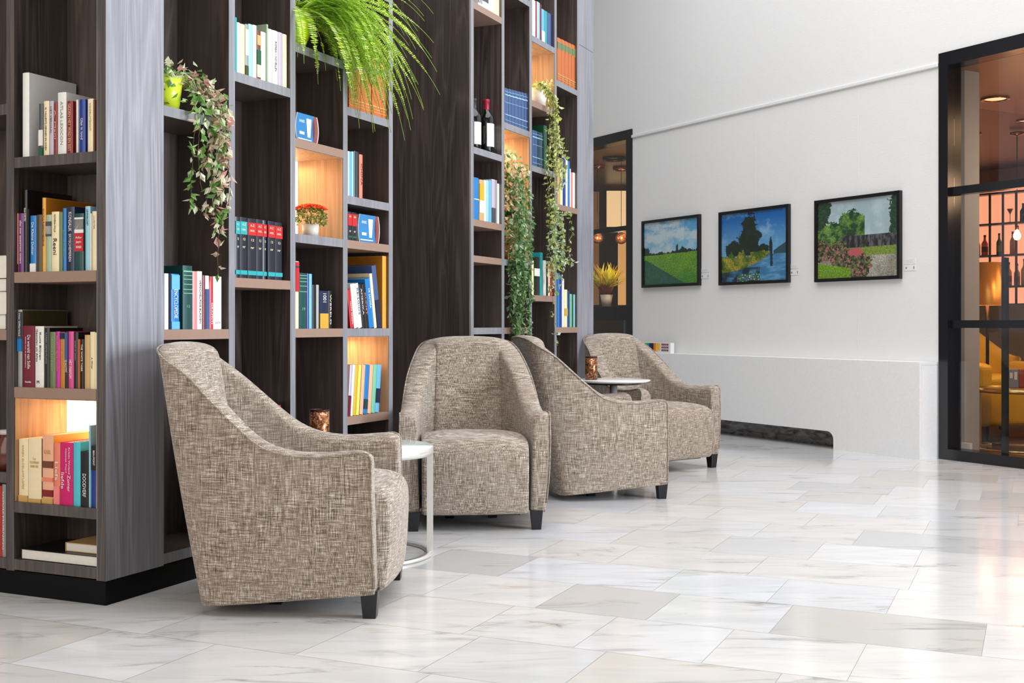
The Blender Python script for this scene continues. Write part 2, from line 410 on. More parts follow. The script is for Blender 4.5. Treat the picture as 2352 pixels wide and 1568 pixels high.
# far bookcase
root = empty('bookcase', FA.P(3.5, -.3, 0))
tag(root, 'tall far dark walnut bookcase with wine bottles and long trailing ivies', 'bookcase', 'dark walnut bookcases')
colsB = [2.640, 3.027, 3.414, 3.801, 4.188]
shB = [[(-4, 'w'), (-2, 't'), (0, 'w'), (2, 't'), (3, 't'), (5, 'w'), (9, 't'), (12, 'w')],
       [(-4, 'w'), (-2, 't'), (0, 't'), (2, 'w'), (6, 'w'), (10, 'w')],
       [(-4, 'w'), (-2, 't'), (1, 't'), (5, 'w'), (7, 't'), (9, 'w'), (12, 'w')],
       [(-4, 'w'), (-3, 'w'), (0, 't'), (4, 't'), (8, 'w'), (12, 'w')]]
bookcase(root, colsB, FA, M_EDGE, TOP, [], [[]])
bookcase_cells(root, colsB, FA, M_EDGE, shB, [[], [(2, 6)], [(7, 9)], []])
m = MB(); m.fbox(FA, 2.6225, 4.47, -DEP - .02, -DEP - .0005, .079, TOP); world_to(m.build('back_panel', M_WOOD), root)
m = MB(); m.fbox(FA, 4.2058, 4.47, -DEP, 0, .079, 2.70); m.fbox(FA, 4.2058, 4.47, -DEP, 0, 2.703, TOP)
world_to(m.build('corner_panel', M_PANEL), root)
m = MB(); m.fbox(FA, 2.604, 2.622, -.95, -.0, .0, TOP); world_to(m.build('side_panel', M_WOOD), root)
m = MB(); m.fbox(FA, 2.63, 4.46, -.28, -.006, 0, .078); world_to(m.build('plinth', M_PLINTH), root)
m = MB(); m.fbox(FA, .9, 2.60, -.98, -.96, 0, TOP); struct(m.build('wall_recess', M_WOOD))
# warm strips that light the backlit cells
def celllight(face, r0, r1, lo, hi, power):
    p = face.P((r0 + r1)/2, -DEP + .03, lev(hi) - T - .02)
    o = area('cell_strip_light', p, (0, 0, 0), r1 - r0 - .08, .02, power, (1, .52, .20)); o.rotation_euler = (0, 0, face.ang)
celllight(FL, -.394, -.04, -3, -1, .7)
celllight(FA, 1.042, 1.393, 2, 4, 1.0)
celllight(FA, 1.428, 1.778, -2, 0, 1.1)
celllight(FA, 3.044, 3.397, 2, 6, 1.6)
celllight(FA, 3.431, 3.784, 7, 9, .6)
# ------------------------------------------------------------------ books
TXT = {}
def text_mesh(s, bold=False):
    if s not in TXT:
        c = bpy.data.curves.new('t', 'FONT'); c.body = s; c.size = 1; c.extrude = .006; c.resolution_u = 2
        c.align_x = 'CENTER'; c.align_y = 'CENTER'
        o = bpy.data.objects.new('t', c); COL.objects.link(o)
        dg = bpy.context.evaluated_depsgraph_get(); dg.update()
        me = bpy.data.meshes.new_from_object(o.evaluated_get(dg)); bpy.data.objects.remove(o); bpy.data.curves.remove(c)
        xs = [v.co.x for v in me.vertices] or [0]; ys = [v.co.y for v in me.vertices] or [0]
        TXT[s] = (me, max(xs) - min(xs), max(ys) - min(ys))
    return TXT[s]
def put_text(name, s, parent, mat, M, length, height):
    me0, tw, th = text_mesh(s); me = me0.copy(); me.materials.clear(); me.materials.append(mat)
    me.transform(M @ Matrix.Diagonal((length / max(tw, .01), height / max(th, .01), .05, 1)))
    o = bpy.data.objects.new(name, me); COL.objects.link(o); o.parent = parent; return o
COLS = dict(white=(232, 230, 224), cream=(238, 220, 180), black=(18, 17, 20), maroon=(116, 28, 48), red=(190, 32, 40), dred=(130, 20, 30), blue=(20, 120, 190),
  navy=(22, 34, 66), royal=(16, 52, 140), pink=(240, 130, 130), hot=(206, 20, 105), magenta=(196, 30, 150), purple=(105, 50, 115), olive=(70, 62, 34),
  orange=(225, 160, 60), dorange=(190, 120, 30), green=(104, 124, 78), sage=(160, 180, 150), teal=(40, 160, 165), dgreen=(20, 70, 70), turq=(80, 190, 205),
  lblue=(150, 200, 215), sky=(100, 175, 215), lilac=(185, 175, 190), grey=(150, 150, 148), dgrey=(70, 74, 78), tan=(200, 165, 110), peach=(235, 175, 140),
  coral=(232, 130, 105), brown=(110, 60, 35), amber=(196, 104, 46), mustard=(205, 170, 40), yellow=(235, 225, 90), pyell=(232, 232, 170), enc=(26, 30, 44),
  evol=(28, 32, 44), dteal=(28, 62, 70), rose=(214, 70, 140), iblue=(62, 88, 134), forest=(30, 90, 60), gold=(200, 160, 90), lgreen=(120, 190, 150))
NAMES = dict(dred='dark red', hot='hot pink', dorange='dark orange', dgreen='dark green', turq='turquoise', lblue='pale blue', sky='light blue', dgrey='dark grey',
  pyell='pale yellow', enc='black', evol='black', dteal='dark teal', rose='rose pink', iblue='slate blue', royal='royal blue', lgreen='light green', forest='forest green')
BK = {}
def book(face, r0, r1, z, h, c, ordn, where, dep=.15, inset=.012, lean=0, title=None, tcol='white', bands=(), kind='book', desc=None, group=None, foot=None, cover=None):
    wd = r1 - r0 - .0007
    if wd < .003: return
    col = srgb(*COLS[c])
    dep = min(dep, DEP - inset - .012)
    p = face.P(r0 + .0003, -inset, z + .0002 + (wd * math.sin(lean) if lean > 0 else 0))
    t = min(.0028, wd * .16)
    m = MB(); k = 5; ss = .0 if wd < .012 else .003
    # cover: rounded spine and two boards in one wrap
    for i in range(k):
        x0, x1 = wd * i / k, wd * (i+1) / k
        y0 = ss * (1 - math.sin(math.pi * i / k)); y1 = ss * (1 - math.sin(math.pi * (i+1) / k))
        m.add([(x0,y0,0),(x1,y1,0),(x1,y1+t+ss*.0+.001,0),(x0,y0+t+.001,0),(x0,y0,h),(x1,y1,h),(x1,y1+t+.001,h),(x0,y0+t+.001,h)],
              [(0,3,2,1),(4,5,6,7),(0,1,5,4),(2,3,7,6)])
    m.box(0, t, ss, dep, 0, h); m.box(wd - t, wd, ss, dep, 0, h)
    o = m.build('book', plain(col, .35, 0, .5))
    o.location = p; o.rotation_mode = 'XYZ'
    o.rotation_euler = (Matrix.Rotation(face.ang, 3, 'Z') @ Matrix.Rotation(lean, 3, 'Y')).to_euler()
    pg = MB(); pg.box(t, wd - t, ss + t + .0015, dep - .004, .003, h - .003); pg.build('pages', M_PAPER, o)
    if foot:
        q = MB(); q.box(.0004, wd - .0004, -.0004, .002 + ss, .0006, h * foot[1]); q.build('spine_foot', plain(srgb(*COLS[foot[0]]), .35), o)
    for (a, b, bc) in bands:
        q = MB(); q.box(.0003, wd - .0003, -.0005, .002 + ss, h * a, h * b); q.build('spine_label', plain(srgb(*COLS[bc]), .4), o)
    if cover:
        side = cover[0]; cc = cover[1]
        q = MB()
        if side == 'R': q.box(wd, wd + .0004, .004, dep - .002, .002, h - .002)
        else: q.box(-.0004, 0, .004, dep - .002, .002, h - .002)
        q.build('cover_print', plain(srgb(*COLS[cc]), .35), o)
    if title and wd > .006:
        for ln, (txt, za, zb, frac, off) in enumerate(title):
            L = h * (zb - za); H = wd * frac
            M = Matrix.Translation((wd * (.5 + off), -.0008, h * (za + zb) / 2)) @ Matrix.Rotation(math.pi/2, 4, 'X') @ Matrix.Rotation(-math.pi/2, 4, 'Z')
            if txt.startswith('~'): txt = txt[1:]; M = Matrix.Translation((wd * (.5 + off), -.0008, h * (za + zb) / 2)) @ Matrix.Rotation(math.pi/2, 4, 'X'); L, H = H, L
            put_text('spine_title', txt, o, plain(srgb(*COLS[tcol]), .4), M, L, H)
    nm = desc or (NAMES.get(c, c) + ' book')
    tag(o, f'{nm}, {ordn} from left {where}', 'book', group)
    return o
ORD = ['first', 'second', 'third', 'fourth', 'fifth', 'sixth', 'seventh', 'eighth', 'ninth', 'tenth', 'eleventh', 'twelfth', 'thirteenth', 'fourteenth', 'fifteenth', 'sixteenth', 'seventeenth']
def row(face, level, where, group, items, lean=0, inset=.012, ybase=None):
    prev = -9
    walls = [(-.035, .2709)] + [(c - T/2, c + T/2) for c in colsA[1:] + colsB] if face is FA else [(-.0402, .5), (-.4295, -.3945), (-.8165, -.7815)]
    for i, it in enumerate(items):
        x0, x1, yt, c = it[:4]; kw = dict(it[4]) if len(it) > 4 else {}
        ins = kw.pop('inset', inset); ln = math.radians(kw.pop('lean', lean))
        r0 = max(face.r(x0, -ins), prev + .0002); r1 = face.r(x1, -ins); mid = (face.r(x0, -ins) + r1) / 2; over = .25 * math.sin(abs(ln))
        for (a, b) in walls:
            if b < mid and r0 < b + (over if ln < 0 else 0) + .0006: r0 = b + (over if ln < 0 else 0) + .0006
            if a > mid and r1 > a - (over if ln > 0 else 0) - .0006: r1 = a - (over if ln > 0 else 0) - .0006
        z = lev(level); h = face.z((x0 + x1)/2, yt, -ins) - z
        if 'h' in kw: h = kw.pop('h')
        if h < .05: h = .2
        prev = r1
        book(face, r0, r1, z, h, c, ORD[i], where, inset=ins, lean=ln, group=group, **kw)
def T1(s, a=.2, b=.85, f=.5, off=0): return dict(title=[(s, a, b, f, off)])
row(FL, 3, 'in top row of bookcase end', 'books in top row of bookcase end', [
  (50.5, 65.5, 167, 'white', dict(dep=.215, desc='very tall white art book', cover=('R', 'white'))),
  (88, 98, 238, 'dgrey', dict(bands=[(.0, .16, 'forest'), (.2, .5, 'white')], desc='slim grey book with green foot')),
  (99, 111.5, 232, 'cream', dict(tcol='black', **T1('N. VALLENTIJ DENKEN EN DOEN', .1, .88, .35))),
  (112, 122, 232, 'lilac', dict(tcol='dgrey', **T1('HET VERHAAL', .4, .9, .3))),
  (122.5, 131, 236, 'dred', dict(tcol='peach', **T1('A. Mani', .3, .86, .4))),
  (131.5, 151, 212, 'white', dict(tcol='grey', desc='thick white book', **T1('ATLAS LEXICON', .15, .85, .3))),
  (153, 166, 232, 'dred', dict(tcol='peach', desc='dark red book with pale title', **T1('GEZIEN HET WAD EN EIST', .05, .95, .5), cover=('R', 'dred'))),
  (175, 180, 229, 'white', {}),
  (181, 195, 228, 'royal', dict(desc='royal blue book titled Glas in lood', **T1('Glas in lood', .25, .65, .38))),
  (200, 213.5, 227, 'cream', dict(tcol='grey', **T1('VOORUITZICHT', .4, .92, .3))),
  (214, 219, 229, 'brown', {})])
row(FL, 1, 'in second row of bookcase end', 'books in second row of bookcase end', [
  (31, 40.5, 490, 'pink', dict(tcol='red', foot=('black', .14), desc='pink paperback with black foot', **T1('BERNARD MINIER', .3, .75, .35))),
  (42, 53.3, 490, 'purple', dict(desc='purple paperback titled assessment', **T1('alles over assessment centers', .15, .88, .42))),
  (53.8, 61.5, 436, 'black', dict(dep=.2, desc='tall black art book', **T1('Kluun KARTEN', .62, .78, .6))),
  (62, 67.5, 480, 'black', {}),
  (68.2, 82.2, 495, 'blue', dict(foot=('white', .15), desc='blue book titled De Kleine Dokter', **T1('De Kleine Dokter', .3, .88, .4))),
  (82.6, 95, 493, 'olive', {}),
  (95.7, 104, 454, 'orange', dict(dep=.215, tcol='brown', desc='tall orange book', **T1('CULTUURGESCHIEDENIS', .35, .85, .4), cover=('R', 'dorange'))),
  (104.3, 117, 493, 'sage', dict(desc='sage green book with man portrait', bands=[(.62, .88, 'dgrey'), (.66, .8, 'white')])),
  (117.3, 134.5, 486, 'cream', dict(tcol='black', desc='cream book titled Reeni', title=[('Reeni', .28, .55, .5, 0), ('ROWENA WILLIS', .66, .95, .2, 0)])),
  (135, 142.4, 488, 'green', {}),
  (143, 151.3, 478, 'blue', dict(tcol='lgreen', **T1('Een vrij Hollander', .2, .65, .4))),
  (151.6, 170, 475, 'navy', dict(desc='dark blue book, white capitals', title=[('SKYSCHEMEREN', .15, .58, .3, 0), ('KONSALIK', .62, .92, .4, 0)])),
  (170.7, 191.3, 490, 'dgreen', dict(bands=[(.66, .93, 'white'), (.72, .9, 'black'), (.34, .66, 'red')], tcol='white', desc='dark green book with red label', title=[('~Arthur', .56, .6, .7, 0), ('~Japin', .48, .53, .6, 0), ('~roman', .40, .44, .6, 0)])),
  (194.5, 206.4, 473.5, 'lblue', dict(tcol='dgrey', **T1('LEVENSKUNST', .7, .95, .3))),
  (206.8, 210.2, 490, 'white', {}),
  (210.5, 221.5, 485, 'cream', dict(tcol='grey', **T1('LUISTER', .7, .92, .25)))])
row(FL, -1, 'in third row of bookcase end', 'books in third row of bookcase end', [
  (38.8, 50, 711, 'grey', dict(dep=.2, bands=[(.62, .97, 'dgrey'), (.46, .62, 'blue')], cover=('R', 'olive'), desc='tall grey book with blue patch', **T1('Het Offerblad', .66, .95, .3))),
  (50.9, 79, 748, 'maroon', dict(desc='thick maroon book De wereld van Sofie', tcol='white', title=[('De wereld van Sofie', .3, .85, .25, .05), ('Roman over de geschiedenis', .32, .82, .09, -.2), ('~Houtekiet', .07, .1, .5, 0)])),
  (79.7, 99.5, 749, 'white', dict(tcol='black', title=[('Kunt Blijven', .45, .9, .25, .15), ('Gestolen uit Alles', .42, .95, .2, -.25), ('~M', .06, .11, .3, -.1)], desc='white book with black serif title')),
  (100.3, 112.5, 753, 'black', dict(tcol='grey', **T1('KAREN ARMSTRONG', .4, .92, .3))),
  (113.3, 126.6, 762, 'green', dict(tcol='sage', **T1('FRANCIS KENNEDY', .3, .9, .3))),
  (127, 136.5, 761, 'magenta', dict(tcol='coral', **T1('BEDROG BIJ DE LUNCH', .3, .92, .5))),
  (136.9, 147.8, 763, 'dorange', dict(tcol='orange', bands=[(.88, .99, 'navy')], **T1('JOHN GRISHAM', .45, .85, .45))),
  (148.1, 155.5, 762, 'black', dict(bands=[(.5, .99, 'iblue')], **T1('DE NACHTPOST', .28, .5, .6))),
  (155.8, 168, 761, 'rose', dict(desc='rose pink book titled Het Parfum', **T1('HET PARFUM', .18, .5, .5))),
  (168.3, 178.6, 763, 'black', dict(tcol='grey', **T1('SAMEN IN ZAKEN', .5, .85, .3))),
  (179, 183.6, 779, 'amber', {}),
  (184, 192, 779, 'black', dict(**T1('THE WHITE TIGER', .35, .9, .5))),
  (193, 205.3, 769, 'tan', {}),
  (205.7, 217, 762, 'cream', dict(tcol='brown', **T1('A. Winter', .35, .55, .3))),
  (217.4, 222.3, 764, 'cream', dict(desc='slim cream book'))])
row(FL, -3, 'in lit cell of bookcase end', 'books in lit cell of bookcase end', [
  (42, 63.5, 1008, 'cream', dict(tcol='tan', bands=[(0, .1, 'gold')], **T1('KAREN GLOEILAMP LOPEZ', .2, .9, .2))),
  (64, 94, 1006, 'cream', dict(tcol='tan', desc='thick cream book with lamp post', title=[('~Le', .66, .7, .2, 0), ('~SOUVENIR', .6, .64, .7, 0), ('~DANS UNE', .54, .58, .6, 0)], bands=[(0, .06, 'gold')], cover=('R', 'brown'))),
  (96, 121.5, 999, 'peach', dict(dep=.2, bands=[(.52, .62, 'brown'), (.32, .38, 'coral'), (.1, .2, 'dred'), (0, .08, 'gold')], cover=('R', 'orange'), desc='peach book with face close-up spine', tcol='gold', title=[('~KARL', .72, .78, .6, 0)])),
  (123, 137, 1018, 'coral', dict(foot=('pink', .3), tcol='white', **T1('Liefs', .4, .7, .5))),
  (137.4, 166.6, 1016, 'hot', dict(desc='hot pink book titled Zomer liefde', title=[('Zomer', .22, .48, .24, .22), ('liefde', .26, .52, .24, -.28), ('Natasja Pearl', .52, .9, .12, 0), ('Kristin Woland', .5, .92, .12, .25)])),
  (167.2, 183.5, 1015, 'turq', {}),
  (184, 203, 1037, 'black', dict(desc='black book titled DOODVERF', title=[('DOODVERF', .18, .6, .42, .0)])),
  (204, 208.8, 977, 'lblue', dict(desc='tall pale blue book')),
  (209.4, 221.6, 1023, 'royal', dict(bands=[(.6, .99, 'black')], tcol='white', title=[('BEAUMONT', .68, .92, .35, 0)], desc='blue book with black top'))])
# flat books in the lowest cell
def flatbook(face, r0, r1, dep, z, h, c, lab, inset=.01):
    m = MB(); t = .002; w_ = r1 - r0
    m.box(0, w_, 0, dep, 0, t); m.box(0, w_, 0, dep, h - t, h); m.box(0, t, 0, dep, t, h - t)
    o = m.build('book', plain(srgb(*COLS[c]), .4)); o.location = face.P(r0, -inset, z + .0004); o.rotation_euler = (0, 0, face.ang)
    q = MB(); q.box(t, w_ - .002, .003, dep - .003, t, h - t); q.build('pages', M_PAPER, o)
    tag(o, lab, 'book'); return o
flatbook(FL, -.375, -.045, .2, lev(-4), .034, 'black', 'large black book lying flat with white page edges, bottom cell of bookcase end')
flatbook(FL, -.21, -.043, .16, lev(-4) + .0346, .028, 'tan', 'tan paperback lying flat on the large black book', .04)
flatbook(FL, -.72, -.445, .2, lev(0), .05, 'grey', 'grey-bordered box lying lowest at left frame edge, bookcase end')
flatbook(FL, -.72, -.442, .2, lev(0) + .0506, .075, 'white', 'white book lying second from bottom at left frame edge')
flatbook(FL, -.72, -.443, .2, lev(0) + .126, .045, 'maroon', 'maroon-edged book lying third from bottom at left frame edge')
flatbook(FL, -.72, -.442, .2, lev(0) + .172, .075, 'white', 'white book lying topmost at left frame edge')
row(FL, -4, 'at lower left frame edge', 'books at lower left frame edge', [(-30, -12, 1120, 'red', {}), (-11, 3, 1115, 'red', dict(tcol='white', **T1('KUNST EN CULTUUR', .1, .9, .6))), (3.4, 12, 1112, 'grey', dict(tcol='white', **T1('GOOD MORNING', .1, .9, .5)))])
W = 'in row above nearest armchair'
row(FA, 0, W, 'books above nearest armchair', [
  (379, 388.5, 628, 'white', {}), (389, 393.5, 628, 'navy', {}),
  (394, 413, 629, 'blue', dict(desc='blue book titled ENCYCLOPEDIE', foot=('sky', .14), bands=[(.72, .98, 'sky')], **T1('ENCYCLOPEDIE', .2, .72, .45))),
  (421, 443, 610, 'dgreen', dict(dep=.2, bands=[(.9, .92, 'lgreen'), (.84, .85, 'lgreen'), (.78, .79, 'lgreen'), (.7, .71, 'lgreen'), (.62, .63, 'lgreen'), (.56, .57, 'lgreen')], tcol='lgreen', desc='tall dark green encyclopedia', title=[('~12', .34, .38, .3, 0)])),
  (443.5, 454, 623, 'pink', dict(desc='pale pink book')), (454.2, 465.5, 623, 'white', dict(tcol='dred', **T1('VERSCHEURDE BLADEN', .1, .85, .35))),
  (466, 472.6, 632, 'maroon', {}), (473, 481.5, 633, 'white', dict(foot=('iblue', .75), desc='white book with blue foot')),
  (482, 490.5, 635, 'red', dict(tcol='white', **T1('GRAFFITI', .1, .5, .4))), (491, 510, 635, 'white', dict(tcol='grey', **T1('~LD', .1, .14, .5)))])
W = 'in high row left of fern'
row(FA, 5, W, 'books in high row left of fern', [
  (539.5, 544.2, 40, 'teal', {}), (544.5, 553, 52, 'white', {}), (553.4, 563.5, 56, 'pyell', {}), (564, 571.5, 56, 'grey', dict(bands=[(.4, .9, 'white'), (0, .2, 'olive')])),
  (572, 581.3, 56, 'lblue', {}), (581.7, 590.5, 58, 'white', {}), (591, 600, 70, 'brown', dict(bands=[(.3, .6, 'forest'), (.05, .3, 'cream'), (.7, .9, 'tan')], desc='brown book with green photo')),
  (600.4, 611.5, 74, 'white', {}), (612, 616, 56, 'sage', dict(dep=.2)), (616.5, 626, 67, 'white', {}), (626.4, 640, 71, 'white', dict(tcol='black', **T1('ROMAN ~ NOVELLEN', .25, .8, .3))),
  (640.6, 649.6, 75, 'lilac', {}), (650, 660, 79, 'cream', {})], inset=.008)
W = 'of black encyclopedia row'
E_ = lambda lb: dict(dep=.19, bands=[(.72, .93, lb), (.06, .13, 'teal')], tcol='cream', desc=f'black encyclopedia with {"teal" if lb=="teal" else "red"} label', title=[('~A-Z', .86, .9, .5, 0), ('~DEEL', .78, .81, .6, 0), ('~12', .62, .66, .3, 0), ('~nr', .5, .53, .4, 0)])
row(FA, 1, W, 'black encyclopedia volumes', [
  (541.2, 551.6, 498, 'enc', E_('teal')), (552, 568.3, 499, 'enc', E_('teal')), (569.5, 589.2, 502, 'enc', E_('red')), (589.5, 604.5, 504, 'enc', E_('red')),
  (604.8, 613, 506, 'enc', E_('red')), (616, 632, 508, 'enc', E_('red')), (632.3, 649, 511, 'enc', E_('red'))])
E2 = dict(dep=.19, h=.272, bands=[(.86, .995, 'red')], tcol='cream', desc='black volume with red top', title=[('~XV', .75, .8, .4, 0), ('~nr', .65, .7, .4, 0), ('~deel', .5, .54, .6, 0)])
row(FA, -3, 'in cell behind nearest armchair', 'volumes behind nearest armchair', [(590, 606, 932, 'enc', E2), (606.4, 623, 932, 'enc', E2), (623.4, 645, 934, 'enc', E2)])
W = 'in row below the red flowers'
row(FA, 0, W, 'books below the red flowers', [
  (679, 687.5, 600, 'cream', dict(bands=[(.55, .99, 'red'), (.9, .93, 'iblue')], desc='slim cream and red book')),
  (688.5, 705.5, 627, 'dgreen', dict(bands=[(.95, .96, 'lgreen'), (.9, .91, 'lgreen'), (.84, .85, 'lgreen'), (.76, .77, 'lgreen'), (.66, .67, 'lgreen')], tcol='lgreen', desc='green encyclopedia', title=[('~19', .32, .38, .35, 0)])),
  (706.2, 711.2, 628, 'royal', dict(lean=0)), (711.6, 718, 629, 'sky', {}), (718.6, 727.5, 654, 'black', {}), (728, 734, 654, 'grey', {}),
  (735.5, 754.5, 668, 'navy', dict(foot=('orange', .4), desc='navy and yellow block book', title=[('1001', .7, .93, .4, 0)])), (755, 763, 668, 'black', dict(tcol='white', **T1('WERELD', .1, .9, .4)))])
W = 'in row under fern fronds'
OR_ = dict(dep=.17, bands=[(.17, .19, 'gold'), (.12, .13, 'gold'), (.07, .08, 'gold'), (.76, .9, 'green'), (.75, .757, 'gold'), (.905, .912, 'gold')], desc='orange leather volume')
row(FA, 5, W, 'orange leather volumes under the fern', [(802.5, 815.5, 128, 'amber', OR_), (816, 829, 132, 'amber', OR_), (829.8, 854, 136, 'amber', OR_), (856, 878.5, 143, 'amber', OR_), (879, 893, 148, 'amber', OR_)])
row(FA, 3, 'in slim row by dark panel', 'slim books below orange volumes', [(798.6, 802, 347, 'white', {}), (802.4, 808.5, 348, 'sky', {}), (809, 813.5, 348, 'lblue', {}), (814, 819, 347, 'dteal', {}), (819.5, 826, 349, 'black', {}), (826.4, 834, 355, 'coral', dict(desc='orange-red book', tcol='dred', **T1('CHINA', .3, .8, .4)))])
E3 = dict(dep=.1, bands=[(.52, .93, 'red'), (.1, .16, 'forest')], tcol='cream', desc='small black volume with red label', title=[('~AB', .8, .86, .5, 0), ('~nr', .3, .36, .4, 0)])
row(FA, 2, 'beside round-sided beer display', 'small volumes beside display', [(799, 809, 486, 'enc', E3), (809.4, 820, 488, 'enc', E3)])
W = 'in leaning row by dark panel'
row(FA, 0, W, 'leaning books by dark panel', [
  (799.5, 814.5, 665, 'red', dict(lean=-10, tcol='white', **T1('VERRE REIZEN', .1, .7, .3))), (815, 823.5, 652, 'white', dict(lean=-10)), (824, 833, 651, 'white', dict(lean=-10, tcol='iblue', **T1('REISGIDS', .3, .9, .4))),
  (834, 841, 652, 'black', dict(lean=-10, tcol='white', **T1('AMERIKA', .3, .9, .4))), (841.5, 849, 652, 'black', dict(lean=-10, tcol='coral', **T1('KUNST', .3, .8, .4))),
  (849.5, 860.5, 640, 'blue', dict(lean=-10, desc='dark blue leaning book', **T1('DE SAHARA', .4, .8, .35))), (861, 867, 628, 'cream', dict(lean=-10, dep=.2)),
  (867.6, 877, 610, 'iblue', dict(lean=-10, dep=.21, bands=[(0, .45, 'navy')], desc='tall blue photo book')), (879.5, 888.5, 588, 'orange', dict(dep=.215, desc='tallest orange book', cover=('L', 'dorange'))), (889, 896, 593, 'sky', dict(dep=.1))], inset=.01)
W = 'in lit row left of middle armchair'
row(FA, -2, W, 'leaning books in lit low cell', [
  (799, 805, 838, 'lilac', dict(foot=('maroon', .4))), (805.4, 811, 838, 'white', {}), (811.4, 818.8, 838, 'mustard', {}), (819.2, 825.5, 838, 'yellow', {}), (827, 834.8, 838, 'peach', {}),
  (835.2, 844, 838, 'blue', dict(bands=[(.1, .3, 'dteal')])), (845, 853, 838, 'peach', dict(desc='salmon book')), (853.5, 862, 838, 'lgreen', {}), (862.4, 871.5, 838, 'sky', dict(bands=[(.2, .5, 'navy')]))], lean=6)
row(FA, 9, 'at frame top right of dark panel', 'white books at top of far bookcase', [(1099, 1108, 0, 'white', dict(h=.2, bands=[(.1, .4, 'grey')])), (1108.4, 1122, 0, 'white', dict(h=.21, bands=[(.2, .3, 'dgrey')])), (1122.4, 1135, 0, 'white', dict(h=.2)), (1135.4, 1148, 0, 'cream', dict(h=.2))])
row(FA, 3, 'in row below wine bottles', 'books below the wine bottles', [
  (1089, 1100.5, 408, 'blue', dict(bands=[(.48, .5, 'white')])), (1102, 1112.3, 413, 'tan', dict(bands=[(.5, .9, 'mustard'), (.2, .5, 'white')])), (1112.8, 1118, 414, 'white', {}), (1118.3, 1124, 414, 'lblue', {}), (1124.4, 1130, 414, 'sky', {}),
  (1130.4, 1139, 412, 'lilac', dict(foot=('dgrey', .35))), (1139.4, 1143, 414, 'grey', {}), (1143.4, 1148, 422, 'white', {})])
NV = dict(dep=.17, bands=[(.9, .91, 'lblue'), (.8, .83, 'lblue'), (.6, .61, 'lblue'), (.25, .27, 'lblue'), (.1, .11, 'lblue')], desc='slate blue bound volume')
xs = [1160, 1169, 1176, 1183, 1191.5, 1198.5, 1206.5, 1215]
row(FA, 6, 'in blue set right of bottles', 'slate blue bound set', [(xs[i], xs[i+1] - .4, 203 + 2.0 * i, 'iblue', NV) for i in range(7)])
row(FA, 9, 'in high row of far bookcase', 'books in high row of far bookcase', [
  (1223.5, 1231, 0, 'white', dict(h=.22)), (1231.3, 1233, 0, 'red', dict(h=.22)), (1233.4, 1241, 0, 'lblue', dict(h=.225)), (1241.4, 1244.4, 0, 'dred', dict(h=.22)), (1244.8, 1251.5, 10, 'sky', dict(foot=('white', .35), h=.2)),
  (1252, 1257.6, 12, 'teal', dict(h=.2)), (1258, 1267, 12, 'iblue', dict(h=.2)), (1267.4, 1272.4, 13, 'navy', dict(h=.2))])
row(FA, 5, 'in green and blue set', 'bound set beside trailing ivy', [(1223.5, 1229, 299, 'iblue', NV), (1229.4, 1235, 301, 'iblue', NV), (1235.4, 1241, 303, 'dteal', NV), (1241.4, 1247, 305, 'iblue', NV), (1249.5, 1257.5, 289, 'forest', dict(dep=.2, bands=[(.9, .91, 'lgreen'), (.2, .21, 'lgreen')]))])
row(FA, 1, 'in row behind ivy vine', 'books behind the ivy vine', [(1222.5, 1227, 598, 'pyell', {}), (1228, 1240, 590, 'black', dict(bands=[(.5, .7, 'white')])), (1241, 1247.5, 580, 'teal', {}), (1249, 1255.5, 598, 'white', {}), (1256, 1259.6, 600, 'black', {}), (1260, 1264.2, 600, 'cream', {}), (1264.6, 1272, 602, 'red', {})])
row(FA, 8, 'in orange set by white wall', 'orange leather volumes of far bookcase', [(a, b, y, 'amber', OR_) for a, b, y in ((1280.8, 1290, 88), (1290.4, 1298, 92), (1298.4, 1306, 96), (1306.4, 1314, 100), (1314.4, 1323, 104))])
row(FA, 4, 'in rightmost middle row', 'books in rightmost middle row', [(1281, 1287, 365, 'tan', {}), (1287.4, 1293.5, 368, 'pyell', {}), (1294, 1300, 362, 'royal', {}), (1300.4, 1305, 368, 'white', {}), (1305.4, 1309.5, 370, 'blue', {}), (1309.9, 1312.2, 388, 'white', {}), (1312.5, 1316, 397, 'coral', {}), (1316.4, 1323.5, 397, 'white', {})])
row(FA, 0, 'in rightmost low row', 'books in rightmost low row', [(1281, 1286.2, 627, 'blue', {}), (1286.5, 1291.5, 630, 'royal', {}), (1291.9, 1296.8, 640, 'white', {}), (1297.2, 1304, 665, 'pyell', dict(bands=[(.3, .5, 'mustard')])), (1304.4, 1309.4, 668, 'royal', {}), (1309.8, 1314.6, 675, 'lgreen', {}), (1315, 1318, 676, 'forest', {}), (1318.3, 1321.6, 676, 'lblue', {})])
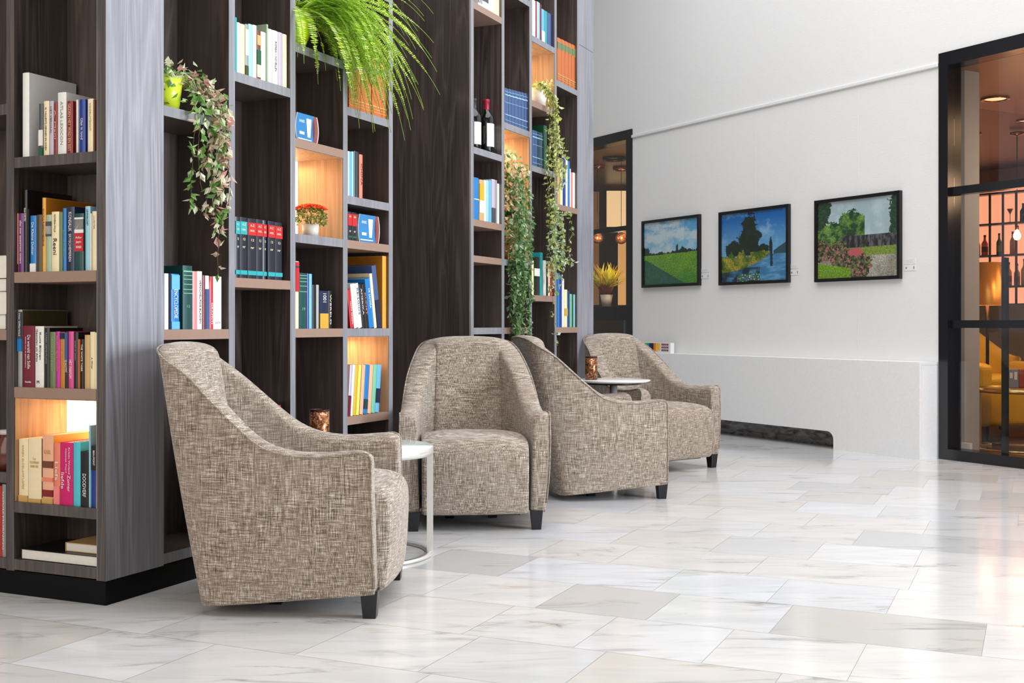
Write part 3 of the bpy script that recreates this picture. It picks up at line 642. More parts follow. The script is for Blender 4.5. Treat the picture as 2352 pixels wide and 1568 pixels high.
# ------------------------------------------------------------------ armchairs
def chair_parts(root):
    # plan of the U-shaped shell from the front of one arm round the back: outer foot (x,y), outer top (x,y), height of rim, thickness
    st = [(.306,.320, .327,.311, .500,.072), (.306,.292, .327,.284, .520,.072), (.304,.200, .325,.195, .508,.072), (.303,.090, .322,.085, .506,.074), (.300,.000, .317,-.020, .530,.078),
          (.297,-.080, .308,-.105, .595,.084), (.292,-.150, .292,-.190, .672,.09), (.281,-.200, .264,-.272, .747,.095), (.258,-.228, .238,-.350, .796,.10), (.215,-.238, .203,-.385, .822,.10), (.150,-.242, .145,-.399, .834,.10), (.075,-.244, .078,-.405, .839,.10)]
    mid = (0, -.244, 0, -.407, .841, .10)
    full = st + [mid] + [(-a, b, -c, d, e, f) for a, b, c, d, e, f in reversed(st)]
    n = len(full); ring = []
    for i, (bx, by, tx, ty, h, th) in enumerate(full):
        p = Vector((tx, ty)); q0 = Vector(full[max(i-1, 0)][2:4]); q1 = Vector(full[min(i+1, n-1)][2:4]); d = (q1 - q0).normalized()
        nin = Vector((d.y, -d.x)) * -1
        if nin.dot(Vector((0, .1)) - p) < 0: nin = -nin
        if i <= 1: nin = Vector((-1, 0))
        if i >= n - 2: nin = Vector((1, 0))
        B = Vector((bx, by)); zb = .028 + (.078 - .028) * min(1, max(0, (by + .237) / .577))
        H0 = .30
        o_ = []
        def lerp(z):                    # outer surface at height z, gently bowed
            t = (z - zb) / (h - zb); bow = .010 * math.sin(math.pi * t)
            v = B.lerp(p, t); return (v.x - nin.x * bow, v.y - nin.y * bow, z)
        o_.append(lerp(zb)); o_.append(lerp(zb + .02)); o_.append(lerp(zb + (h - zb) * .33)); o_.append(lerp(zb + (h - zb) * .66)); o_.append(lerp(h - .045)); o_.append(lerp(h - .012))
        tp = lerp(h)
        o_.append((tp[0] + nin.x * .014, tp[1] + nin.y * .014, h))
        o_.append((tp[0] + nin.x * (th - .022), tp[1] + nin.y * (th - .022), h - .002))
        def inner(z):
            w_ = lerp(z); return (w_[0] + nin.x * (th + .004), w_[1] + nin.y * (th + .004), z)
        o_.append(inner(h - .022)); o_.append(inner(h - .06)); o_.append(inner(max(.36, (h + H0) / 2))); o_.append(inner(H0)); 
        o_.append((o_[0][0] + nin.x * th * .9, o_[0][1] + nin.y * th * .9, zb))
        ring.append(o_)
    k = len(ring[0]); vs = [p for r in ring for p in r]; fs = []
    for i in range(n - 1):
        for j in range(k):
            j2 = (j + 1) % k; fs.append((i*k+j, i*k+j2, (i+1)*k+j2, (i+1)*k+j))
    fs.append(tuple(range(k-1, -1, -1))); fs.append(tuple((n-1)*k + j for j in range(k)))
    m = MB(); m.add(vs, fs, 0, None, None, True)
    sh = m.build('upholstered_shell', M_FABRIC, root)
    bm = bmesh.new(); bm.from_mesh(sh.data); bmesh.ops.recalc_face_normals(bm, faces=bm.faces)
    cl = bm.edges.layers.float.new('crease_edge')
    bm.verts.ensure_lookup_table()
    for i in (0, n - 1):
        for j in range(k):
            e = bm.edges.get((bm.verts[i*k+j], bm.verts[i*k+(j+1) % k]))
            if e: e[cl] = .72
    for i in range(n - 1):
        for j, c_ in ((0, .6), (5, .55), (12, .8)):
            e = bm.edges.get((bm.verts[i*k+j], bm.verts[(i+1)*k+j]))
            if e: e[cl] = c_
    bm.to_mesh(sh.data); bm.free()
    s = sh.modifiers.new('sub', 'SUBSURF'); s.levels = s.render_levels = 2
    # welt along the outer rim and down the arm fronts
    pts = []
    def rimpt(i): p = ring[i][5]; return Vector(p) + Vector((0, 0, .002))
    pts = [Vector(ring[0][j]) for j in (1, 2, 3, 4)] + [rimpt(i) for i in range(n)] + [Vector(ring[n-1][j]) for j in (4, 3, 2, 1)]
    # smooth the chain
    sm = []
    for i in range(len(pts) - 1):
        p0, p1, p2, p3 = pts[max(i-1, 0)], pts[i], pts[i+1], pts[min(i+2, len(pts)-1)]
        for t in (0, .25, .5, .75): sm.append(.5 * ((2*p1) + (p2-p0)*t + (2*p0-5*p1+4*p2-p3)*t*t + (3*p1-p0-3*p2+p3)*t**3))
    m = MB(); m.tube(sm, .0035, 6); m.build('welt', M_FABRIC, root)
    # seat block: crowned cushion that runs down as a front apron
    X = .232; nx, prof = 10, []
    side = [(-.19, .30), (-.19, .385), (-.12, .398), (0, .405), (.12, .408), (.25, .405), (.310, .397), (.343, .382), (.360, .355), (.364, .30), (.360, .18), (.350, .075), (.34, .066), (-.15, .045)]
    vs = []; 
    for i in range(nx + 1):
        x = -X + 2 * X * i / nx; u_ = 1 - (abs(x) / X) ** 4; crown = .014 * (u_ - 1) ; bow = .016 * (1 - (x / X) ** 2)
        for j, (y, z) in enumerate(side):
            zz = z + (crown if 1 <= j <= 8 else 0) + (.006 * (1 - (x/X)**2) if 1 <= j <= 7 else 0)
            yy = y + (bow - .010 if j >= 6 and j <= 12 else 0)
            vs.append((x, yy, zz))
    k = len(side); fs = [(i*k+j, i*k+(j+1) % k, (i+1)*k+(j+1) % k, (i+1)*k+j) for i in range(nx) for j in range(k)]
    fs += [tuple(range(k-1, -1, -1)), tuple(nx*k + j for j in range(k))]
    m = MB(); m.add(vs, fs, 0, None, None, True); so = m.build('seat', M_FABRIC, root)
    bm = bmesh.new(); bm.from_mesh(so.data); bmesh.ops.recalc_face_normals(bm, faces=bm.faces)
    cl = bm.edges.layers.float.new('crease_edge'); bm.verts.ensure_lookup_table()
    for i in (0, nx):
        for j in range(k):
            e = bm.edges.get((bm.verts[i*k+j], bm.verts[i*k+(j+1) % k])); e[cl] = .6
    bm.to_mesh(so.data); bm.free()
    s = so.modifiers.new('sub', 'SUBSURF'); s.levels = s.render_levels = 2
    m = MB(); m.box(-.20, .20, -.13, .27, .058, .09); m.build('underside', M_BLACK, root)
    for (x, y, zt) in ((.268, .300, .085), (-.268, .300, .085), (.10, -.03, .058), (-.10, -.03, .058)):
        m = MB(); a, b = .027, .020
        m.add([(x-b,y-b,0),(x+b,y-b,0),(x+b,y+b,0),(x-b,y+b,0),(x-a,y-a,zt),(x+a,y-a,zt),(x+a,y+a,zt),(x-a,y+a,zt)],
              [(0,3,2,1),(4,5,6,7),(0,1,5,4),(1,2,6,5),(2,3,7,6),(3,0,4,7)])
        m.build('leg', M_BLACK, root, bevel=.002)
def copy_tree(o, parent=None):
    c = o.copy(); COL.objects.link(c)
    if parent: c.parent = parent
    for ch in list(o.children): copy_tree(ch, c)
    return c
def face_rot(fx, fy): return math.atan2(fy, fx) - math.pi / 2
proto = empty('armchair'); chair_parts(proto)
CH = [((-.722, 3.863), (.999, -.043), 'tweed tub armchair nearest the camera, seen side-on before the bookcase corner'),
      ((-.1875, 5.404), (.09, -.996), 'tweed tub armchair facing the camera, beside the small white table'),
      ((.42, 6.23), (.978, .21), 'tweed tub armchair seen side-on behind the one facing the camera'),
      ((.861, 7.434), (.574, -.819), 'farthest tweed tub armchair, turned rightwards before the white wall')]
kids = [c for c in proto.children]
for i, (p, f, lab) in enumerate(CH):
    if i == 0: o = proto
    else:
        o = proto.copy(); COL.objects.link(o)
        for c in kids: d = c.copy(); COL.objects.link(d); d.parent = o
    o.location = (p[0], p[1], 0); o.rotation_euler = (0, 0, face_rot(*f))
    tag(o, lab, 'armchair', 'tweed tub armchairs')
# ------------------------------------------------------------------ small tables
TX, TY, TR, TZ = -.586, 4.56, .279, .424
root = empty('side_table', (TX, TY, 0)); tag(root, 'round side table with pale glass top and polished metal hoop base beside nearest armchair', 'side table')
m = MB(); m.lathe([(0, TZ - .008), (TR - .006, TZ - .008), (TR - .003, TZ - .006), (TR - .003, TZ), (0, TZ)], 64); m.build('table_top', plain((.72, .80, .78), .06, 0, .7), root)
m = MB(); m.lathe([(TR - .012, TZ - .034), (TR, TZ - .034), (TR, TZ - .003), (TR - .003, TZ - .003), (TR - .003, TZ - .0085), (TR - .012, TZ - .0085), (TR - .012, TZ - .034)], 64); m.build('rim', M_STEEL, root)
m = MB(); m.lathe([(TR - .028, .002), (TR, .002), (TR, .012), (TR - .028, .012), (TR - .028, .002)], 64); m.build('base_ring', M_STEEL, root)
for a in (2, 122, 242):
    q = math.radians(a); c, s = math.cos(q), math.sin(q)
    M = Matrix.Rotation(q, 4, 'Z'); m = MB(); m.box(TR - .025, TR - .0005, -.005, .005, .010, TZ - .033, 0, M)
    m.build('leg', M_STEEL, root)
# seen square-on the flat leg is broad, so its width faces the visitor
X2, Y2, Z2, R2 = .5825, 6.725, .579, .2125
root = empty('side_table', (X2, Y2, 0)); tag(root, 'small round white pedestal table between the two far armchairs', 'side table')
m = MB(); m.lathe([(0, Z2 - .014), (R2 - .02, Z2 - .014), (R2 - .004, Z2 - .008), (R2, Z2 - .002), (R2 - .003, Z2), (0, Z2)], 64); m.build('table_top', plain((.80, .81, .82), .15), root)
m = MB(); m.lathe([(0, Z2 - .026), (.16, Z2 - .026), (.165, Z2 - .0145), (0, Z2 - .0145)], 48); m.build('support_plate', M_BLACK, root)
m = MB(); m.lathe([(0, .012), (.022, .012), (.022, Z2 - .027), (0, Z2 - .027)], 24); m.build('pedestal', M_STEEL, root)
m = MB(); m.lathe([(0, 0), (.16, 0), (.16, .008), (.03, .016), (0, .016)], 48); m.build('base', M_STEEL, root)
def mosaic():
    n = NT('copper_mosaic'); v = n.coord('Object', (1, 1, 1)); vo = n.n('ShaderNodeTexVoronoi', feature='DISTANCE_TO_EDGE'); vo.inputs['Scale'].default_value = 150; n.l(v, vo.inputs['Vector'])
    vc = n.n('ShaderNodeTexVoronoi'); vc.inputs['Scale'].default_value = 150; n.l(v, vc.inputs['Vector'])
    c = n.ramp(vc.outputs['Color'], [(.1, (.08, .02, .012)), (.5, (.33, .12, .05)), (.9, (.75, .38, .18))])
    c = n.mix(n.ramp(vo.outputs[0], [(.02, (1, 1, 1)), (.06, (0, 0, 0))]), c, (.02, .008, .005))
    return n.set(c, .28, .7)
M_MOS = mosaic()
def candle(x, y, z, r, h, lab):
    root = empty('candle_holder', (x, y, z)); tag(root, lab, 'candle holder', 'copper mosaic candle holders')
    m = MB(); m.lathe([(0, 0), (r, 0), (r, h - .006), (r - .004, h - .006), (r - .004, .01), (0, .01)], 40); m.build('mosaic_glass', M_MOS, root)
    m = MB(); m.lathe([(r - .004, h - .0055), (r + .001, h - .0055), (r + .001, h), (r - .004, h), (r - .004, h - .0055)], 40); m.build('rim', plain((.05, .02, .015), .3, .8), root)
candle(at(734, 990, 4.50).x, 4.50, TZ + .0005, .0375, .145, 'copper mosaic candle holder behind the nearest armchair arm')
candle(at(1358, 870, 6.70).x, 6.70, Z2 + .0005, .035, .133, 'copper mosaic candle holder on the small far table')
# ------------------------------------------------------------------ wine bottles
def bottle(F, px, inset, lev_, h, lab, rs=1.12, glass=(.004, .006, .005), cap=(.35, .01, .03), labc=(.8, .79, .75)):
    p = F.P(F.r(px, -inset), -inset, lev(lev_) + .0005); root = empty('wine_bottle', p, F.ang); k = h / .3; kr = k * rs
    tag(root, lab, 'wine bottle', 'wine bottles')
    pr = [(0, 0), (.034, 0), (.0375, .004), (.0375, .19), (.035, .205), (.026, .222), (.017, .234), (.0145, .245), (.0145, .285), (.016, .287), (.016, .297), (0, .3)]
    m = MB(); m.lathe([(r * kr, z * k) for r, z in pr], 36); m.build('bottle_body', plain(glass, .06, 0, .8), root)
    m = MB(); m.lathe([(.0155 * kr, .243 * k), (.0158 * kr, .286 * k), (.0172 * kr, .287 * k), (.0172 * kr, .2985 * k), (0, .3015 * k)], 32); m.build('capsule', plain(cap, .35), root)
    m = MB(); m.lathe([(.0379 * kr, .04 * k), (.0379 * kr, .165 * k)], 24, (0, 0, 0), 0, -150, 5); m.build('label', plain(labc, .6), root)
    m = MB(); m.lathe([(.0382 * kr, .13 * k), (.0382 * kr, .15 * k)], 6, (0, 0, 0), 0, -75, -40); m.lathe([(.0382 * kr, .06 * k), (.0382 * kr, .075 * k)], 4, (0, 0, 0), 0, -60, -42); m.build('label_print', plain((.35, .34, .33), .6), root)
bottle(FA, 1117, .07, 5, .305, 'dark wine bottle with red capsule and white label standing on shelf')
bottle(FA, 1088, .09, 5, .29, 'wine bottle half hidden behind the divider beside the red-capped bottle', cap=(.02, .02, .025))
# ------------------------------------------------------------------ round-sided beer displays
def display(px0, px1, level, h, lab):
    i0 = .03; r0, r1 = FA.r(px0, -i0), FA.r(px1, -i0); w_ = r1 - r0
    root = empty('display_block', FA.P(r0, -i0, lev(level) + .0005), FA.ang); tag(root, lab, 'display block', 'round-sided beer displays')
    def prof(a, b, y0, y1):
        m = MB(); pts = []
        for i in range(13): t = i / 12; pts.append((a - .012 * math.sin(math.pi * t) + .0, h * t))
        for i in range(13): t = 1 - i / 12; pts.append((b + .012 * math.sin(math.pi * t), h * t))
        n = len(pts); m.add([(x, y0, z) for x, z in pts] + [(x, y1, z) for x, z in pts], [tuple(range(n)), tuple(range(2*n-1, n-1, -1))] + [(i, (i+1) % n, n+(i+1) % n, n+i)[::-1] for i in range(n)])
        return m
    prof(.014, w_ - .014, 0, .05).build('body', plain((.62, .63, .66), .3), root)
    prof(.018, w_ - .045, -.0012, -.0002).build('front_card', plain((.03, .22, .50), .25), root)
    prof(w_ - .040, w_ - .022, -.0012, -.0002).build('red_stripe', plain((.30, .07, .06), .3), root)
    m = MB(); gx = w_ * .55; gw = w_ * .10
    m.add([(gx - gw*.6, -.0018, h*.2), (gx + gw*.6, -.0018, h*.2), (gx + gw, -.0018, h*.78), (gx - gw, -.0018, h*.78)], [(0, 1, 2, 3)]); m.box(gx - gw, gx + gw, -.0022, -.0014, h*.78, h*.86)
    m.build('glass_print', plain((.85, .86, .88), .3), root)
    m = MB(); m.box(w_*.16, w_*.36, -.0022, -.0014, h*.26, h*.36); m.box(w_*.1, w_*.66, -.0022, -.0014, h*.08, h*.12)
    m.build('text_print', plain((.7, .8, .9), .3), root)
    M = Matrix.Translation((w_ * .26, -.0016, h * .72)) @ Matrix.Rotation(math.pi/2, 4, 'X')
    put_text('card_text', 'AWARD', root, plain((.8, .88, .95), .4), M, w_ * .22, h * .1)
display(678, 733, 4, .115, 'blue round-sided beer display above the lit cell of the near bookcase')
display(822, 873, 2, .125, 'pale blue round-sided beer display beside two small red-labelled volumes')
# ------------------------------------------------------------------ plants
def leaf(m, p, d, up, L, W_, col, fold=.25):
    d = d.normalized(); s = d.cross(up)
    if s.length < .01: s = d.orthogonal()
    s.normalize(); nn = s.cross(d).normalized()
    a = p; b = p + d * L * .45 + s * W_ * .5 - nn * W_ * fold; c = p + d * L + nn * (-.12 * L); e = p + d * L * .45 - s * W_ * .5 - nn * W_ * fold; mid = p + d * L * .45
    c1 = tuple(min(1, x) for x in col); c2 = tuple(min(1, x * 1.15) for x in col)
    m.add([a, b, mid], [(0, 1, 2)], 0, None, c1); m.add([b, c, mid], [(0, 1, 2)], 0, None, c1)
    m.add([a, mid, e], [(0, 1, 2)], 0, None, c2); m.add([mid, c, e], [(0, 1, 2)], 0, None, c2)
def rv(s=1): return Vector((random.uniform(-s, s), random.uniform(-s, s), random.uniform(-s, s)))
def vine(ml, ms, pts, dens, L, cols, spread=.02, n=None):
    """leaves set along a hanging stem"""
    q = [Vector(p) for p in pts]; out = []
    for i in range(len(q) - 1):
        p0, p1, p2, p3 = q[max(i-1, 0)], q[i], q[i+1], q[min(i+2, len(q)-1)]
        st = max(2, int((p2 - p1).length / .012))
        for k in range(st):
            t = k / st; out.append(.5 * ((2*p1) + (p2-p0)*t + (2*p0-5*p1+4*p2-p3)*t*t + (3*p1-p0-3*p2+p3)*t**3))
    out.append(q[-1]); out = [p + rv(.0015) for p in out]
    ms.tube(out, .0011, 4, col=(.16, .12, .05))
    for i, p in enumerate(out[:-1]):
        if random.random() < dens:
            for k in range(random.choice([1, 2])):
                d = rv() + Vector((0, 0, -.5)); ll = L * random.uniform(.6, 1.2)
                leaf(ml, p + rv(spread * .3), d, rv() + Vector((0, 0, 1)), ll, ll * random.uniform(.5, .65), random.choice(cols))
def pot(root, c, r0, r1, h, mat, name='pot'):
    m = MB(); m.lathe([(0, 0), (r0, 0), (r1, h), (r1 - .006, h), (r0 - .004, .01), (0, .01)], 36, c); return m.build(name, mat, root)
def fin(root, ml, ms, leafname='foliage', stemname='stems'):
    a = ml.build(leafname, M_LEAF); b = ms.build(stemname, M_LEAF)
    for o in (a, b): world_to(o, root)
M_LIME = plain((.62, .74, .03), .25)
# ivy on the upper left shelf
CI = [(.12, .28, .05), (.22, .42, .10), (.55, .66, .36), (.78, .80, .60), (.72, .48, .38), (.66, .34, .30), (.85, .70, .55), (.88, .86, .66)]
pc = FA.P(.36, -.065, lev(4) + .0005)
root = empty('potted_ivy', pc); tag(root, 'variegated ivy in lime green pot trailing from upper left shelf', 'potted plant', 'trailing plants')
pot(root, (0, 0, 0), .042, .056, .115, M_LIME)
ml, ms = MB(), MB()
for i in range(122):
    a = random.uniform(-math.pi, math.pi); rr = random.uniform(.03, .10); p = pc + Vector((math.cos(a) * rr, math.sin(a) * rr, .0)) 
    q = FA.P(random.uniform(.285, .46), random.uniform(-.14, .0), lev(4) + random.uniform(.09, .17)); 
    if i % 3 == 0: q = FA.P(random.uniform(.28, .34), random.uniform(-.10, .03), lev(4) + random.uniform(.02, .15))
    leaf(ml, q, rv() + FA.N * .6, Vector((0, 0, 1)), .032, .02, random.choice(CI[:4] if i % 3 == 0 else CI))
for i in range(17):
    r_ = random.uniform(.38, .55); o_ = random.uniform(.02, .075); ln = random.choice([.16, .22, .28, .34, .42, .58]); zt = lev(4)
    dr = random.uniform(-.03, .03)
    pts = [pc + Vector((0, 0, .11)), FA.P(.38 + (r_ - .38) * .6, -.01, zt + random.uniform(.10, .15)), FA.P(r_, o_, zt + random.uniform(.0, .05))]
    k = max(2, int(ln / .1))
    for j in range(1, k + 1): pts.append(FA.P(r_ + dr * j / k + random.uniform(-.018, .018), o_ + random.uniform(-.015, .015), zt - ln * j / k))
    if i in (3, 9, 14): pts += [FA.P(pts and r_ - .05, o_, zt - ln - .01), FA.P(r_ - .11, o_, zt - ln + .02)]
    vine(ml, ms, pts, .62, .036, CI if r_ > .43 else CI[:5] + CI[:3])
fin(root, ml, ms)
# fern
pc = FA.P(1.12, -.075, lev(6) + .0005)
root = empty('potted_fern', pc); tag(root, 'big bright green sword fern in lime glass pot arching over the shelves', 'potted plant')
m = MB(); m.lathe([(0, 0), (.04, 0), (.062, .02), (.075, .055), (.075, .10), (.066, .14), (.062, .14), (.070, .10), (.07, .055), (.055, .025), (0, .012)], 40); m.build('pot', plain((.50, .68, .02), .15), root)
ml, ms = MB(), MB()
def frond(base, d, L, droop, cols, w_=.02):
    d = d.normalized(); p = Vector(base); v = d.copy(); pts = []; N = int(L / .0082)
    for i in range(N + 1):
        pts.append(p.copy()); v = (v + Vector((0, 0, -droop / N * 2.2)) + rv(.01)).normalized(); p = p + v * (L / N)
    ms.tube(pts[::3] + [pts[-1]], .0012, 4, col=(.3, .45, .06))
    for i in range(2, N):
        t = i / N; tang = (pts[i+1] - pts[i-1]).normalized(); s = tang.cross(Vector((0, 0, 1)) + rv(.1))
        if s.length < .05: s = tang.orthogonal()
        s.normalize(); ww = w_ * 1.15 * (math.sin(math.pi * min(1, t * 1.05 + .08)) ** .6) * random.uniform(.85, 1.1); c = random.choice(cols)
        for sg in (-1, 1):
            a = pts[i]; e = a + s * sg * ww + tang * .003; b = a + tang * .0058; mid = a + s * sg * ww * .5 + tang * .0078 + Vector((0, 0, .001))
            ml.add([a, e, mid, b], [(0, 1, 2, 3)], 0, None, c)
CF = [(.48, .76, .05), (.60, .90, .06), (.74, .96, .12), (.84, .98, .28), (.34, .58, .04), (.90, .98, .46)]
top = pc + Vector((0, 0, .13))
for i in range(122):
    a = random.uniform(-.45, 1.35)           # mostly out of the shelf, spreading right
    d = (FA.N * math.cos(a) + FA.R * (math.sin(a) + .3)) * random.uniform(.7, 1.1) + Vector((0, 0, random.uniform(.3, 1.5)))
    L = random.uniform(.32, .68); frond(top + FA.R * .03 + rv(.03), d, L, random.uniform(.9, 1.7), CF)
for i in range(30):
    frond(top + rv(.03), FA.R * random.uniform(.8, 1.5) + FA.N * random.uniform(.5, 1.0) + Vector((0, 0, random.uniform(.5, 1.2))), random.uniform(.55, .82), random.uniform(.8, 1.3), CF[2:])
for i in range(7):
    frond(top + rv(.02), FA.R * random.uniform(-.4, .3) + FA.N * random.uniform(.2, .6) + Vector((0, 0, random.uniform(.1, .3))), random.uniform(.18, .42), random.uniform(1.6, 2.4), CF)
fin(root, ml, ms, 'fronds', 'stems')
# marigolds in the lit cell
pc = FA.P(FA.r(713, -.05), -.05, lev(2) + .0005)
root = empty('potted_flowers', pc); tag(root, 'small pot of orange-red chrysanthemums in the lit cell', 'potted plant')
pot(root, (0, 0, 0), .031, .036, .05, plain((.72, .68, .60), .4))
ml, ms = MB(), MB()
for i in range(420):
    th = random.uniform(0, 2 * math.pi); ph = random.uniform(-.5, 1.2); R_ = .062
    q = pc + Vector((math.cos(th) * math.cos(ph) * R_, math.sin(th) * math.cos(ph) * R_, .075 + math.sin(ph) * .045))
    leaf(ml, q, rv() + (q - pc - Vector((0, 0, .06))) * 8, Vector((0, 0, 1)), .016, .009, random.choice([(.10, .18, .04), (.2, .3, .05), (.3, .4, .08), (.14, .2, .05)]))
fl_ = MB()
for i in range(75):
    th = random.uniform(0, 2 * math.pi); rr = .066 * math.sqrt(random.random()); q = pc + Vector((math.cos(th) * rr, math.sin(th) * rr, .132 - rr * rr * 5))
    for k in range(7):
        a = k * 2 * math.pi / 7; leaf(fl_, q, Vector((math.cos(a), math.sin(a), .5)), Vector((0, 0, 1)), .015, .010, random.choice([(.85, .10, .03), (.9, .22, .08), (.7, .05, .02)]))
world_to(fl_.build('blossoms', M_LEAF), root)
for i in range(14):
    th = random.uniform(0, 6.28); ms.tube([pc + Vector((0, 0, .02)), pc + Vector((math.cos(th) * .03, math.sin(th) * .03, .09))], .0012, 4, col=(.15, .2, .05))
fin(root, ml, ms)
# big trailing ivy of the far bookcase
CG = [(.08, .18, .05), (.14, .3, .1), (.42, .56, .36), (.7, .78, .6), (.24, .40, .15), (.75, .6, .42)]
CW = [(.85, .66, .42), (.9, .72, .5), (.92, .82, .56), (.66, .5, .24), (.72, .7, .28), (.8, .5, .35)]
pc = FA.P(3.17, -.10, lev(2) + .0005)
root = empty('potted_ivy', pc); tag(root, 'dense ivy in terracotta pot hanging right of the wine bottle column', 'potted plant', 'trailing plants')
pot(root, (0, 0, 0), .06, .08, .15, plain((.62, .22, .08), .5))
ml, ms = MB(), MB()
for i in range(900):
    z = random.uniform(lev(2) + .12, lev(6) - .14); t = (z - lev(2)) / .7
    r_ = random.uniform(3.05, 3.30); o_ = random.uniform(-.10, .05) 
    q = FA.P(r_, o_ - (.06 if t > .8 else 0), z)
    cs = CG if (t > .82 or r_ > 3.25 or random.random() < .15) else CW
    leaf(ml, q, rv() + Vector((0, 0, -.4)) + FA.N * .5, rv() + Vector((0, 0, 1)), .036, .024, random.choice(cs))
for i in range(21):
    r_ = random.uniform(3.0, 3.30); o_ = random.uniform(.0, .08); z0 = lev(2) + random.uniform(.25, .55); z1 = random.choice([lev(0) + .1, lev(1), lev(-.3), lev(-1), lev(.6)])
    pts = [pc + Vector((0, 0, .15)), FA.P(r_, o_ - .03, z0)]; k = int((z0 - z1) / .1)
    for j in range(1, k + 1): pts.append(FA.P(r_ + random.uniform(-.02, .02), o_ + random.uniform(-.012, .012), z0 - (z0 - z1) * j / k))
    vine(ml, ms, pts, .8, .035, CG[:2] + CG[:3] + CG[4:5])
fin(root, ml, ms)
# vine from the white pot, far bookcase
pc = FA.P(FA.r(1236, -.07), -.07, lev(7) + .0005)
root = empty('potted_ivy', pc); tag(root, 'yellow-green string ivy in white pot trailing from the far upper shelf', 'potted plant', 'trailing plants')
pot(root, (0, 0, 0), .044, .058, .115, plain((.8, .79, .74), .4))
ml, ms = MB(), MB()
CY = [(.6, .64, .16), (.74, .76, .28), (.8, .8, .46), (.48, .56, .14), (.34, .45, .12)]
for i in range(130):
    q = pc + Vector((random.uniform(-.06, .08), random.uniform(-.06, .06), random.uniform(.10, .15))); leaf(ml, q, rv() + FA.N * .4, Vector((0, 0, 1)), .028, .018, random.choice(CY))
for i in range(13):
    r_ = 3.60 + random.uniform(-.02, .03); o_ = random.uniform(.03, .10); ln = random.choice([.36, .42, .5, .7, .9])
    pts = [pc + Vector((0, 0, .12)), FA.P(3.56, .0, lev(7) + .12), FA.P(r_, o_, lev(7) + .02)]
    k = int(ln / .1)
    for j in range(1, k + 1): pts.append(FA.P(r_ + random.uniform(-.015, .015) , o_ + random.uniform(-.015, .015), lev(7) - ln * j / k))
    vine(ml, ms, pts, .8 if ln < .6 else .4, .028, CY)
for i in range(9):
    r_ = 3.58 + random.uniform(-.05, .10); o_ = random.uniform(.05, .10); z0 = lev(7) - .6; ln = random.uniform(.3, .6)
    pts = [FA.P(3.60, .06, z0)]; k = 5; sw = random.uniform(-.1, .14)
    for j in range(1, k + 1): pts.append(FA.P(r_ + sw * math.sin(j / k * 3) , o_, z0 - ln * j / k))
    vine(ml, ms, pts, .75, .032, CG[2:5] + CY[2:])
for a, b in (((3.66, .06), (3.74, .07)), ((3.70, .06), (3.86, .06))):
    pts = [FA.P(3.60, .06, lev(4)), FA.P(a[0], .07, lev(3.6)), FA.P(b[0], .07, lev(3.7)), FA.P(b[0] + .05, .06, lev(3.0)), FA.P(b[0] + .03, .06, lev(2.3)), FA.P(b[0] + .1, .06, lev(2.1))]
    vine(ml, ms, pts, .8, .032, CG[2:5] + CY[2:])
pts = [FA.P(3.60, .05, lev(3)), FA.P(3.57, .05, lev(2)), FA.P(3.62, .05, lev(1)), FA.P(3.66, .05, lev(0)), FA.P(3.72, .05, lev(-.6)), FA.P(3.70, .05, lev(-1.3)), FA.P(3.66, .05, lev(-1.8))]
vine(ml, ms, pts, .35, .03, CG[2:5] + CY)
for k in range(2):
    r_ = FA.r(1287 + 6 * k, .05); pts = [FA.P(3.6, .05, lev(6.2)), FA.P(r_ - .06, .06, lev(5.9)), FA.P(r_, .06, lev(5.6)), FA.P(r_, .06, lev(5)), FA.P(r_ - .03, .05, lev(4.4))]
    vine(ml, ms, pts, .95, .034, CY + CG[2:4])
fin(root, ml, ms)
# ------------------------------------------------------------------ pictures
def paint(fn, W_, H_, nx, ny):
    vs, fs, cs = [], [], []
    for j in range(ny + 1):
        for i in range(nx + 1): vs.append((W_ * i / nx, H_ * j / ny))
    me_c = []
    for j in range(ny):
        for i in range(nx):
            fs.append((j*(nx+1)+i, j*(nx+1)+i+1, (j+1)*(nx+1)+i+1, (j+1)*(nx+1)+i)); c = br(fn((i + .5) / nx, (j + .5) / ny)); k = 1 + (.75 * noise.noise(Vector((i * .55, j * .55, 3))) if c[1] > c[2] * 1.02 else .04 * noise.noise(Vector((i * .3, j * .3, 3)))); me_c.append(tuple(min(1, x * k) for x in c))
    return vs, fs, me_c
def nz(x, y, s=1, o=0): return noise.fractal(Vector((x * s + o, y * s, o * .37)), .6, 2.0, 5)
def lerp3(a, b, t): t = max(0, min(1, t)); return tuple(a[i] + (b[i] - a[i]) * t for i in range(3))
def br(c): return tuple(min(1, x * 1.35 + .004) for x in c)
def mul(c, k): return tuple(max(0, x * k) for x in c)
def pic1(u, v):
    hz = .47 + .02 * u
    if v > hz:
        sky = lerp3(srgb(150, 200, 222), srgb(70, 160, 205), (v - hz) / .5)
        cl = nz(u * 1.2, v * 2, 2.2, 3) + (.35 if u < .75 else .0) + .25 * (v < .8)
        c = lerp3(sky, srgb(205, 215, 220), cl * 1.5)
        if v > hz and v < hz + .035 + .03 * nz(u, 0, 14, 1) + (.12 if u < .10 else 0) * (1 - u * 5) + (.09 if .60 < u < .64 else 0) + (.07 * (1 - abs(u - .71) / .05) if abs(u - .71) < .05 else 0): c = mul(srgb(24, 40, 30), .8 + .4 * random.random())
        return c
    g_ = lerp3(srgb(75, 140, 40), srgb(120, 165, 40), v / hz + .5 * nz(u, v, 6, 5)); g_ = mul(g_, .8 + .5 * abs(nz(u, v * 3, 16, 2)))
    e = .42 - .5 * u * 1.1                  # dark ditch at lower left
    if v < e and v < .4: g_ = lerp3(srgb(22, 90, 50), srgb(40, 100, 90), nz(u, v, 9, 8) + .4)
    return g_
